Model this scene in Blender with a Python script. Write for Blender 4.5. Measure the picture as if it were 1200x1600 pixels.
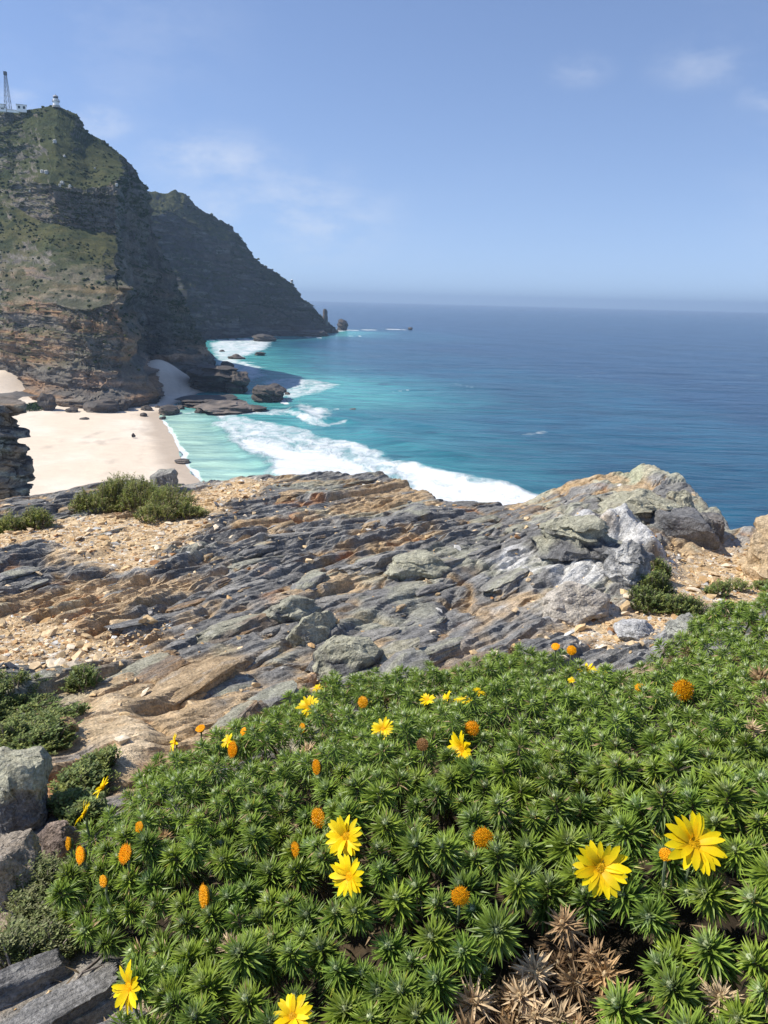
import bpy, bmesh, math, random
import numpy as np
from mathutils import Matrix, Vector

for _o in list(bpy.data.objects):
    bpy.data.objects.remove(_o, do_unlink=True)
SC = bpy.context.scene
COL = SC.collection
rng = np.random.default_rng(7)
random.seed(7)

# ------------------------------------------------------------------ camera
CAMZ = 62.0                     # metres above the sea
F = 1280.0                      # focal length in pixels of a 1200 x 1600 picture
PITCH, ROLL = math.radians(14.45), math.radians(1.45)
_f = np.array([0, math.cos(PITCH), -math.sin(PITCH)])
_u0 = np.array([0, math.sin(PITCH), math.cos(PITCH)])
_r0 = np.array([1.0, 0, 0])
CR = math.cos(ROLL) * _r0 + math.sin(ROLL) * _u0
CU = math.cos(ROLL) * _u0 - math.sin(ROLL) * _r0
CF = _f
cam_d = bpy.data.cameras.new('camera')
cam = bpy.data.objects.new('camera', cam_d)
COL.objects.link(cam)
cam.matrix_world = Matrix(((CR[0], CU[0], -CF[0], 0), (CR[1], CU[1], -CF[1], 0),
                           (CR[2], CU[2], -CF[2], CAMZ), (0, 0, 0, 1)))
cam_d.sensor_fit = 'VERTICAL'
cam_d.sensor_height = 32.0
cam_d.lens = F / 1600 * 32.0
cam_d.clip_start = 0.05
cam_d.clip_end = 300000
SC.camera = cam
SC.render.resolution_x, SC.render.resolution_y = 768, 1024

# ------------------------------------------------------------------ sky, sun, exposure
SUN_AZ, SUN_EL = math.radians(-90), math.radians(50)
w = bpy.data.worlds.new('World'); SC.world = w; w.use_nodes = True
nt = w.node_tree
for n in list(nt.nodes): nt.nodes.remove(n)
def wn(t, **k):
    n = nt.nodes.new(t)
    for a, b in k.items(): setattr(n, a, b)
    return n
out = wn('ShaderNodeOutputWorld'); bg = wn('ShaderNodeBackground')
sky = wn('ShaderNodeTexSky', sky_type='NISHITA', sun_disc=False, sun_elevation=SUN_EL,
         sun_rotation=SUN_AZ % (2 * math.pi), altitude=800, air_density=1.0, dust_density=0.0, ozone_density=2.5)
bg.inputs['Strength'].default_value = 0.122
# thin broken cloud: noise on the view direction, thickest low over the sea
tc = wn('ShaderNodeTexCoord')
mp = wn('ShaderNodeMapping'); mp.inputs['Scale'].default_value = (11, 11, 24); mp.inputs['Location'].default_value = (1.3, 4.0, 0.4)
nz = wn('ShaderNodeTexNoise'); nz.inputs['Scale'].default_value = 1.0; nz.inputs['Detail'].default_value = 7; nz.inputs['Roughness'].default_value = 0.62
big = wn('ShaderNodeTexNoise'); big.inputs['Scale'].default_value = 2.6; big.inputs['Detail'].default_value = 1
sep = wn('ShaderNodeSeparateXYZ')
L = nt.links.new
L(tc.outputs['Generated'], mp.inputs['Vector']); L(mp.outputs[0], nz.inputs['Vector'])
L(tc.outputs['Generated'], big.inputs['Vector']); L(tc.outputs['Generated'], sep.inputs[0])
def wmath(op, a, b=None, c=None):
    n = wn('ShaderNodeMath', operation=op)
    for i, v in enumerate((a, b, c)):
        if v is None: continue
        if isinstance(v, (int, float)): n.inputs[i].default_value = v
        else: L(v, n.inputs[i])
    return n.outputs[0]
def wramp(src, a, b):
    n = wn('ShaderNodeMapRange', interpolation_type='SMOOTHSTEP')
    n.inputs[1].default_value = a; n.inputs[2].default_value = b
    L(src, n.inputs[0]); return n.outputs[0]
def puff(px, py, rad, sq=2.2):
    """soft mask round the direction in which one cloud bank stands"""
    d = CF * F + CR * (px - 600) - CU * (py - 800); d = d / np.linalg.norm(d)
    sb = wn('ShaderNodeVectorMath', operation='SUBTRACT'); L(tc.outputs['Generated'], sb.inputs[0]); sb.inputs[1].default_value = d
    ml = wn('ShaderNodeVectorMath', operation='MULTIPLY'); L(sb.outputs[0], ml.inputs[0]); ml.inputs[1].default_value = (1, 1, sq)
    ln = wn('ShaderNodeVectorMath', operation='LENGTH'); L(ml.outputs[0], ln.inputs[0])
    n = wn('ShaderNodeMapRange', interpolation_type='SMOOTHSTEP')
    n.inputs[1].default_value = rad; n.inputs[2].default_value = rad * 0.15
    n.inputs[3].default_value = 0; n.inputs[4].default_value = 1
    L(ln.outputs['Value'], n.inputs[0]); return n.outputs[0]
m = puff(430, 335, 0.19)
for q in ((330, 250, 0.11), (520, 350, 0.09), (150, 190, 0.055), (20, 160, 0.05)):
    m = wmath('MAXIMUM', m, puff(*q))
m2 = puff(1100, 100, 0.075)
for q in ((1205, 150, 0.05), (905, 110, 0.05)):
    m2 = wmath('MAXIMUM', m2, puff(*q))
m = wmath('MAXIMUM', m, wmath('MULTIPLY', m2, 0.55))
base = wmath('MULTIPLY', wramp(big.outputs[0], 0.45, 0.75), 0.22)
dens = wmath('MULTIPLY', wmath('MAXIMUM', m, base), wramp(nz.outputs[0], 0.36, 0.74))
dens = wmath('MULTIPLY', dens, 0.50)
mix = wn('ShaderNodeMix', data_type='RGBA')
L(dens, mix.inputs['Factor']); L(sky.outputs[0], mix.inputs['A']); mix.inputs['B'].default_value = (5.6, 5.9, 6.5, 1)
zz_ = wmath('ADD', wmath('MULTIPLY', wmath('MAXIMUM', sep.outputs[2], 0.0), 0.91), 0.09)
cb = wn('ShaderNodeCombineXYZ'); L(sep.outputs[0], cb.inputs[0]); L(sep.outputs[1], cb.inputs[1]); L(zz_, cb.inputs[2])
nr = wn('ShaderNodeVectorMath', operation='NORMALIZE'); L(cb.outputs[0], nr.inputs[0]); L(nr.outputs[0], sky.inputs['Vector'])
tint = wn('ShaderNodeMix', data_type='RGBA', blend_type='MULTIPLY'); tint.inputs['Factor'].default_value = 1.0
L(sky.outputs[0], tint.inputs['A']); tint.inputs['B'].default_value = (1.09, 1.01, 1.06, 1); L(tint.outputs['Result'], mix.inputs['A'])
L(mix.outputs['Result'], bg.inputs['Color']); L(bg.outputs[0], out.inputs['Surface'])

sd = bpy.data.lights.new('sun', 'SUN'); sd.energy = 4.8; sd.angle = math.radians(0.53); sd.color = (1.0, 0.94, 0.84)
sun = bpy.data.objects.new('sun', sd); COL.objects.link(sun)
SUN = np.array([math.sin(SUN_AZ) * math.cos(SUN_EL), math.cos(SUN_AZ) * math.cos(SUN_EL), math.sin(SUN_EL)])
sun.rotation_euler = Vector(SUN).to_track_quat('Z', 'Y').to_euler()
sun.location = (0, 0, 200)
SC.view_settings.view_transform = 'Standard'; SC.view_settings.look = 'None'
SC.view_settings.exposure = 0.32; SC.view_settings.gamma = 1.0; SC.view_settings.use_curve_mapping = False
SC.cycles.use_denoising = True
SC.cycles.max_bounces = 6
SC.cycles.volume_bounces = 0

# ------------------------------------------------------------------ helpers
def ray(px, py):
    px = np.asarray(px, float); py = np.asarray(py, float)
    return CF * F + CR * (px - 600)[..., None] - CU * (py - 800)[..., None]
def at_r(px, py, r):
    """point seen at a pixel at horizontal distance r from the camera foot"""
    d = ray(px, py); h = np.hypot(d[..., 0], d[..., 1])
    return d * (np.asarray(r, float) / h)[..., None] + np.array([0, 0, CAMZ])
def at_z(px, py, z):
    """point seen at a pixel on the level z (z relative to the camera when negative small: pass absolute)"""
    d = ray(px, py); t = (np.asarray(z, float) - CAMZ) / d[..., 2]
    return d * t[..., None] + np.array([0, 0, CAMZ])
def az_(px, py, zr):
    return at_z(px, py, CAMZ + np.asarray(zr, float))
def to_px(p):
    q = np.asarray(p, float) - np.array([0, 0, CAMZ])
    dz = q @ CF
    return 600 + F * (q @ CR) / dz, 800 - F * (q @ CU) / dz, dz

def h2(ix, iy, seed=0):
    a = (ix.astype(np.int64) * 374761393 + iy.astype(np.int64) * 668265263 + seed * 1442695041) & 0xFFFFFFFF
    a = ((a ^ (a >> 13)) * 1274126177) & 0xFFFFFFFF
    a = ((a ^ (a >> 16)) * 2246822519) & 0xFFFFFFFF
    return ((a ^ (a >> 15)) & 0xFFFFFF) / float(0x1000000)
def vn(x, y, seed=0):
    """value noise -1..1"""
    x, y = np.broadcast_arrays(np.asarray(x, float), np.asarray(y, float))
    ix = np.floor(x).astype(np.int64); iy = np.floor(y).astype(np.int64)
    fx = x - ix; fy = y - iy
    fx = fx * fx * fx * (fx * (fx * 6 - 15) + 10); fy = fy * fy * fy * (fy * (fy * 6 - 15) + 10)
    a = h2(ix, iy, seed); b = h2(ix + 1, iy, seed); c = h2(ix, iy + 1, seed); d = h2(ix + 1, iy + 1, seed)
    return ((a * (1 - fx) + b * fx) * (1 - fy) + (c * (1 - fx) + d * fx) * fy) * 2 - 1
def fbm(x, y, o=4, seed=0, g=0.5):
    s = 0; a = 1; t = 0
    for i in range(o):
        s = s + a * vn(x * 2 ** i + 17.3 * i, y * 2 ** i - 9.1 * i, seed + i); t += a; a *= g
    return s / t
def ridge(x, y, o=4, seed=0):
    s = 0; a = 1; t = 0
    for i in range(o):
        s = s + a * (1 - np.abs(vn(x * 2 ** i + 7.7 * i, y * 2 ** i + 3.3 * i, seed + i)) * 2); t += a; a *= 0.5
    return s / t
def worley(x, y, seed=0):
    """F1, F2, cell hash, offset to the cell point"""
    x, y = np.broadcast_arrays(np.asarray(x, float), np.asarray(y, float))
    ix = np.floor(x).astype(np.int64); iy = np.floor(y).astype(np.int64)
    f1 = np.full(x.shape, 9.0); f2 = np.full(x.shape, 9.0); idh = np.zeros(x.shape); ox = np.zeros(x.shape); oy = np.zeros(x.shape)
    for a in (-1, 0, 1):
        for b in (-1, 0, 1):
            cx = ix + a; cy = iy + b
            dx = cx + h2(cx, cy, seed) - x; dy = cy + h2(cx, cy, seed + 91) - y
            d = np.sqrt(dx * dx + dy * dy)
            c = d < f1
            f2 = np.where(c, f1, np.minimum(f2, d))
            idh = np.where(c, h2(cx, cy, seed + 55), idh); ox = np.where(c, dx, ox); oy = np.where(c, dy, oy)
            f1 = np.where(c, d, f1)
    return f1, f2, idh, ox, oy
def fbm3(p, o=4, seed=0):
    return (fbm(p[..., 0] + 0.37 * p[..., 2], p[..., 1] - 0.61 * p[..., 2], o, seed) +
            fbm(p[..., 2] + 0.53 * p[..., 0], p[..., 1] * 0.7 + 0.5 * p[..., 2] + 0.4 * p[..., 0], o, seed + 31)) * 0.6
def ss(x, a, b):
    t = np.clip((x - a) / (b - a), 0, 1); return t * t * (3 - 2 * t)
def lerp(a, b, t):
    return a + (b - a) * t
def cmix(c, col, t):
    t = np.clip(t, 0, 1)[..., None]
    return c * (1 - t) + np.asarray(col, float) * t
def rbf(P, V):
    """thin plate spline through plan points"""
    P = np.asarray(P, float); V = np.asarray(V, float); n = len(P)
    d = np.linalg.norm(P[:, None] - P[None], axis=2)
    K = np.where(d > 0, d * d * np.log(d + 1e-9), 0) + np.eye(n) * 0.02
    A = np.zeros((n + 3, n + 3)); A[:n, :n] = K; A[:n, n] = 1; A[:n, n + 1:] = P; A[n, :n] = 1; A[n + 1:, :n] = P.T
    W = np.linalg.solve(A, np.concatenate([V, np.zeros(3)]))
    def f(x, y):
        x = np.asarray(x, float); y = np.asarray(y, float)
        s = W[n] + W[n + 1] * x + W[n + 2] * y
        for i in range(n):
            q = (x - P[i, 0]) ** 2 + (y - P[i, 1]) ** 2
            s = s + W[i] * 0.5 * q * np.log(q + 1e-12)
        return s
    return f
def sdf(poly, x, y):
    """signed distance to a polygon, positive inside"""
    poly = np.asarray(poly, float); x = np.asarray(x, float); y = np.asarray(y, float)
    d = np.full(x.shape, 1e18); ins = np.zeros(x.shape, bool)
    for i in range(len(poly)):
        a = poly[i]; b = poly[(i + 1) % len(poly)]
        ex, ey = b - a; wx = x - a[0]; wy = y - a[1]
        t = np.clip((wx * ex + wy * ey) / (ex * ex + ey * ey + 1e-12), 0, 1)
        d = np.minimum(d, (wx - ex * t) ** 2 + (wy - ey * t) ** 2)
        c = ((a[1] > y) != (b[1] > y))
        xi = a[0] + (y - a[1]) * ex / (ey if abs(ey) > 1e-12 else 1e-12)
        ins ^= c & (x < xi)
    d = np.sqrt(d)
    return np.where(ins, d, -d)
def pdist(line, x, y):
    """distance to an open polyline, and position along it 0..1"""
    line = np.asarray(line, float); d = np.full(np.shape(x), 1e18); tt = np.zeros(np.shape(x))
    seg = np.linalg.norm(np.diff(line, axis=0), axis=1); cum = np.concatenate([[0], np.cumsum(seg)]); tot = cum[-1]
    sgn = np.zeros(np.shape(x))
    for i in range(len(line) - 1):
        a = line[i]; e = line[i + 1] - a
        wx = x - a[0]; wy = y - a[1]
        t = np.clip((wx * e[0] + wy * e[1]) / (e @ e + 1e-12), 0, 1)
        q = (wx - e[0] * t) ** 2 + (wy - e[1] * t) ** 2
        c = q < d
        d = np.where(c, q, d); tt = np.where(c, (cum[i] + t * seg[i]) / tot, tt); sgn = np.where(c, np.sign(e[0] * wy - e[1] * wx), sgn)
    return np.sqrt(d), tt, sgn

# ------------------------------------------------------------------ mesh building
def mesh(name, v, f, col=None, mat=None, smooth=False, attrs=None):
    """v (n,3); f an (m,k) index array or a list of such arrays; col (n,3) vertex colours"""
    v = np.ascontiguousarray(v, np.float32)
    fl = f if isinstance(f, list) else [f]
    me = bpy.data.meshes.new(name)
    me.vertices.add(len(v)); me.vertices.foreach_set('co', v.ravel())
    li = np.concatenate([np.ascontiguousarray(a, np.int32).ravel() for a in fl])
    tot = np.concatenate([np.full(len(a), a.shape[1], np.int32) for a in fl])
    st = np.concatenate([[0], np.cumsum(tot)[:-1]]).astype(np.int32)
    me.loops.add(len(li)); me.loops.foreach_set('vertex_index', li)
    me.polygons.add(len(tot)); me.polygons.foreach_set('loop_start', st)
    me.polygons.foreach_set('use_smooth', np.full(len(tot), bool(smooth)))
    me.update(calc_edges=True)
    if col is not None:
        a = me.attributes.new('Col', 'FLOAT_COLOR', 'POINT')
        a.data.foreach_set('color', np.concatenate([np.asarray(col, np.float32), np.ones((len(v), 1), np.float32)], 1).ravel())
    for k, val in (attrs or {}).items():
        a = me.attributes.new(k, 'FLOAT', 'POINT'); a.data.foreach_set('value', np.ascontiguousarray(val, np.float32).ravel())
    if mat: me.materials.append(mat)
    me.validate()
    return me
def obj(name, me, parent=None, loc=None, rot=None, scale=None):
    o = bpy.data.objects.new(name, me); COL.objects.link(o)
    if parent: o.parent = parent
    if loc is not None: o.location = loc
    if rot is not None: o.rotation_euler = rot
    if scale is not None: o.scale = scale
    return o
def empty(name, loc):
    o = bpy.data.objects.new(name, None); COL.objects.link(o); o.location = loc; o.empty_display_size = 0.1
    return o
def tag(o, label=None, cat=None, group=None, kind=None):
    if label: o['label'] = label
    if cat: o['category'] = cat
    if group: o['group'] = group
    if kind: o['kind'] = kind
    return o
def grid_faces(nr, nc):
    i = np.arange(nr * nc).reshape(nr, nc)
    return np.stack([i[:-1, :-1], i[:-1, 1:], i[1:, 1:], i[1:, :-1]], -1).reshape(-1, 4)
def grid_normal(P):
    a = np.gradient(P, axis=0); b = np.gradient(P, axis=1)
    n = np.cross(b, a); n /= np.linalg.norm(n, axis=2, keepdims=True) + 1e-12
    return np.where(n[..., 2:3] < 0, -n, n)
class MB:
    """collects shapes into ONE mesh"""
    def __init__(s): s.v = []; s.f = {}; s.c = []; s.n = 0
    def add(s, v, f, c=(1, 1, 1)):
        v = np.asarray(v, float); f = np.asarray(f, int)
        s.v.append(v); c = np.asarray(c, float)
        s.c.append(np.broadcast_to(c, v.shape) if c.ndim == 1 else c)
        s.f.setdefault(f.shape[1], []).append(f + s.n); s.n += len(v)
    def box(s, c, d, col=(1, 1, 1), rz=0.0):
        x, y, z = np.array(d) / 2
        v = np.array([[a * x, b * y, e * z] for e in (-1, 1) for a, b in ((-1, -1), (1, -1), (1, 1), (-1, 1))], float)
        if rz: v = v @ np.array([[math.cos(rz), math.sin(rz), 0], [-math.sin(rz), math.cos(rz), 0], [0, 0, 1]])
        s.add(v + np.array(c), [[3, 2, 1, 0], [4, 5, 6, 7], [0, 1, 5, 4], [1, 2, 6, 5], [2, 3, 7, 6], [3, 0, 4, 7]], col)
    def tube(s, pts, rad, n=6, col=(1, 1, 1)):
        pts = np.asarray(pts, float); rad = np.broadcast_to(np.asarray(rad, float), (len(pts),))
        t = np.gradient(pts, axis=0); t /= np.linalg.norm(t, axis=1, keepdims=True) + 1e-12
        ref = np.array([0, 0, 1.0]) if abs(t[0, 2]) < 0.9 else np.array([1.0, 0, 0])
        a = np.cross(t, ref); a /= np.linalg.norm(a, axis=1, keepdims=True) + 1e-12; b = np.cross(t, a)
        th = np.linspace(0, 2 * np.pi, n, endpoint=False)
        v = pts[:, None] + rad[:, None, None] * (np.cos(th)[None, :, None] * a[:, None] + np.sin(th)[None, :, None] * b[:, None])
        k = len(pts); i = np.arange(k * n).reshape(k, n); j = np.roll(i, -1, 1)
        f = np.stack([i[:-1], j[:-1], j[1:], i[1:]], -1).reshape(-1, 4)
        s.add(v.reshape(-1, 3), f, col)
    def lathe(s, prof, n=20, col=(1, 1, 1), c=(0, 0, 0)):
        prof = np.asarray(prof, float); th = np.linspace(0, 2 * np.pi, n, endpoint=False)
        v = np.stack([prof[:, :1] * np.cos(th), prof[:, :1] * np.sin(th), np.repeat(prof[:, 1:], n, 1)], -1).reshape(-1, 3) + np.array(c)
        k = len(prof); i = np.arange(k * n).reshape(k, n); j = np.roll(i, -1, 1)
        s.add(v, np.stack([i[:-1], j[:-1], j[1:], i[1:]], -1).reshape(-1, 4), col)
    def mesh(s, name, mat, smooth=False):
        return mesh(name, np.concatenate(s.v), [np.concatenate(a) for a in s.f.values()], np.concatenate(s.c), mat, smooth)

# ------------------------------------------------------------------ materials
def new_mat(name):
    m = bpy.data.materials.new(name); m.use_nodes = True
    t = m.node_tree
    for n in list(t.nodes): t.nodes.remove(n)
    o = t.nodes.new('ShaderNodeOutputMaterial'); b = t.nodes.new('ShaderNodeBsdfPrincipled')
    t.links.new(b.outputs[0], o.inputs['Surface'])
    return m, t, b, o
def N(t, ty, **k):
    n = t.nodes.new(ty)
    for a, b in k.items(): setattr(n, a, b)
    return n
def noise(t, vec, scale, detail=4, rough=0.55, dist=0.0):
    n = N(t, 'ShaderNodeTexNoise'); n.inputs['Scale'].default_value = scale; n.inputs['Detail'].default_value = detail
    n.inputs['Roughness'].default_value = rough; n.inputs['Distortion'].default_value = dist
    if vec is not None: t.links.new(vec, n.inputs['Vector'])
    return n
def rngn(t, src, a, b, c=0.0, d=1.0, sm=True):
    n = N(t, 'ShaderNodeMapRange', interpolation_type='SMOOTHSTEP' if sm else 'LINEAR')
    for i, v in enumerate((a, b, c, d)): n.inputs[i + 1].default_value = v
    t.links.new(src, n.inputs[0]); return n.outputs[0]
def mth(t, op, a, b=None):
    n = N(t, 'ShaderNodeMath', operation=op)
    for i, v in enumerate((a, b)):
        if v is None: continue
        if isinstance(v, (int, float)): n.inputs[i].default_value = v
        else: t.links.new(v, n.inputs[i])
    return n.outputs[0]
def mixc(t, fac, a, b, blend='MIX'):
    n = N(t, 'ShaderNodeMix', data_type='RGBA', blend_type=blend)
    for s, v in (('Factor', fac), ('A', a), ('B', b)):
        if isinstance(v, (int, float)): n.inputs[s].default_value = v
        elif isinstance(v, tuple): n.inputs[s].default_value = (*v, 1)
        else: t.links.new(v, n.inputs[s])
    return n.outputs['Result']
def vcol(t, name='Col'):
    return N(t, 'ShaderNodeAttribute', attribute_name=name)
def pos(t):
    return N(t, 'ShaderNodeNewGeometry').outputs['Position']
def bump(t, b, h, strength, dist):
    n = N(t, 'ShaderNodeBump'); n.inputs['Strength'].default_value = strength; n.inputs['Distance'].default_value = dist
    t.links.new(h, n.inputs['Height']); t.links.new(n.outputs[0], b.inputs['Normal']); return n
def mat_vcol(name, rough=0.9, scales=(60, 14), amp=0.5, bscale=40, bstr=0.6, bdist=0.01, spec=0.25, speck=None):
    """vertex colour broken up by grain; relief from fine noise"""
    m, t, b, o = new_mat(name)
    c = vcol(t).outputs['Color']; p = pos(t)
    n1 = noise(t, p, scales[0], 5, 0.65); n2 = noise(t, p, scales[1], 4, 0.6)
    k = mth(t, 'MULTIPLY', rngn(t, n1.outputs[0], 0.25, 0.75, 1 - amp, 1 + amp, False), rngn(t, n2.outputs[0], 0.3, 0.7, 1 - amp * 0.6, 1 + amp * 0.6, False))
    sc = N(t, 'ShaderNodeVectorMath', operation='SCALE'); t.links.new(c, sc.inputs[0]); t.links.new(k, sc.inputs['Scale'])
    cc = sc.outputs[0]
    if speck:
        n3 = noise(t, p, speck[0], 3, 0.7)
        cc = mixc(t, mth(t, 'MULTIPLY', rngn(t, n3.outputs[0], speck[1], speck[1] + 0.07), speck[3]), cc, speck[2])
    t.links.new(cc, b.inputs['Base Color'])
    b.inputs['Roughness'].default_value = rough; b.inputs['Specular IOR Level'].default_value = spec
    nb = noise(t, p, bscale, 6, 0.65)
    bump(t, b, nb.outputs[0], bstr, bdist)
    return m
def mat_plain(name, col, rough=0.6, var=0.12, scale=3.0, spec=0.4):
    m, t, b, o = new_mat(name)
    n = noise(t, pos(t), scale, 4, 0.6)
    c = tuple(col)
    t.links.new(mixc(t, rngn(t, n.outputs[0], 0.3, 0.7), tuple(x * (1 - var) for x in c), tuple(min(1, x * (1 + var)) for x in c)), b.inputs['Base Color'])
    b.inputs['Roughness'].default_value = rough; b.inputs['Specular IOR Level'].default_value = spec
    return m
def mat_leaf(name, rough=0.42, trans=0.3, amp=0.25, scale=90, spec=0.4):
    m, t, b, o = new_mat(name)
    c = vcol(t).outputs['Color']
    info = N(t, 'ShaderNodeObjectInfo')
    n1 = noise(t, pos(t), scale, 3, 0.6)
    k = mth(t, 'MULTIPLY', rngn(t, n1.outputs[0], 0.3, 0.7, 1 - amp, 1 + amp, False), rngn(t, info.outputs['Random'], 0, 1, 0.82, 1.18, False))
    sc = N(t, 'ShaderNodeVectorMath', operation='SCALE'); t.links.new(c, sc.inputs[0]); t.links.new(k, sc.inputs['Scale'])
    t.links.new(sc.outputs[0], b.inputs['Base Color'])
    b.inputs['Roughness'].default_value = rough; b.inputs['Specular IOR Level'].default_value = spec
    tr = N(t, 'ShaderNodeBsdfTranslucent'); t.links.new(sc.outputs[0], tr.inputs['Color'])
    mx = N(t, 'ShaderNodeMixShader'); mx.inputs[0].default_value = trans
    t.links.new(b.outputs[0], mx.inputs[1]); t.links.new(tr.outputs[0], mx.inputs[2]); t.links.new(mx.outputs[0], o.inputs['Surface'])
    return m

M_ROCK = mat_vcol('rock_near', 0.9, (130, 30), 0.58, 85, 0.8, 0.016, 0.2, speck=(70, 0.62, (0.42, 0.41, 0.37), 0.6))
def bedding(m):
    t = m.node_tree; b = [n for n in t.nodes if n.type == 'BSDF_PRINCIPLED'][0]; bp = [n for n in t.nodes if n.type == 'BUMP'][0]
    p = pos(t); r = N(t, 'ShaderNodeVectorRotate', rotation_type='Z_AXIS'); r.inputs['Angle'].default_value = -(math.pi / 2 - 0.80); t.links.new(p, r.inputs['Vector'])
    mp = N(t, 'ShaderNodeMapping'); mp.inputs['Scale'].default_value = (5, 55, 40); t.links.new(r.outputs[0], mp.inputs[0])
    n = noise(t, mp.outputs[0], 1.0, 5, 0.6, 0.5)
    b2 = N(t, 'ShaderNodeBump'); b2.inputs['Strength'].default_value = 0.8; b2.inputs['Distance'].default_value = 0.014
    t.links.new(n.outputs[0], b2.inputs['Height']); t.links.new(bp.outputs[0], b2.inputs['Normal']); t.links.new(b2.outputs[0], b.inputs['Normal'])
bedding(M_ROCK)
M_STONE = mat_vcol('loose_stone', 0.9, (60, 15), 0.25, 90, 0.4, 0.006, 0.2)
M_CLIFF = mat_vcol('cliff_rock', 0.95, (0.9, 0.16), 0.38, 0.7, 0.8, 0.8, 0.1)
M_FAR = mat_vcol('far_scrub', 0.95, (1.2, 0.3), 0.3, 1.2, 0.5, 0.5, 0.1)
M_SEAROCK = mat_vcol('shore_rock', 0.75, (1.6, 0.3), 0.35, 1.5, 0.7, 0.5, 0.35)
M_LEAF = mat_leaf('rosette_leaf')
M_DRY = mat_leaf('dry_leaf', 0.7, 0.15, 0.25, 70, 0.2)
M_HEATH = mat_leaf('heath_leaf', 0.55, 0.25, 0.3, 40, 0.3)
M_PETAL = mat_leaf('petal', 0.5, 0.35, 0.06, 200, 0.25)
M_TWIG = mat_vcol('twig', 0.9, (120, 40), 0.35, 150, 0.5, 0.002, 0.1)
M_WHITE = mat_plain('white_paint', (0.8, 0.79, 0.76), 0.6, 0.06, 0.6)
M_DARK = mat_plain('dark_metal', (0.10, 0.105, 0.11), 0.5, 0.2, 1.0)
M_ROOF = mat_plain('grey_roof', (0.34, 0.34, 0.34), 0.7, 0.15, 1.0)
M_PANE = mat_plain('window_dark', (0.03, 0.035, 0.04), 0.15, 0.2, 1.0, 0.5)
M_WALLSTONE = mat_plain('pale_stone', (0.42, 0.40, 0.36), 0.85, 0.2, 1.0)
# ================================================================== THE FAR SETTING
def xy(pts, z=0.0):
    a = np.array(pts, float); return at_z(a[:, 0], a[:, 1], z)[:, :2]
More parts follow.
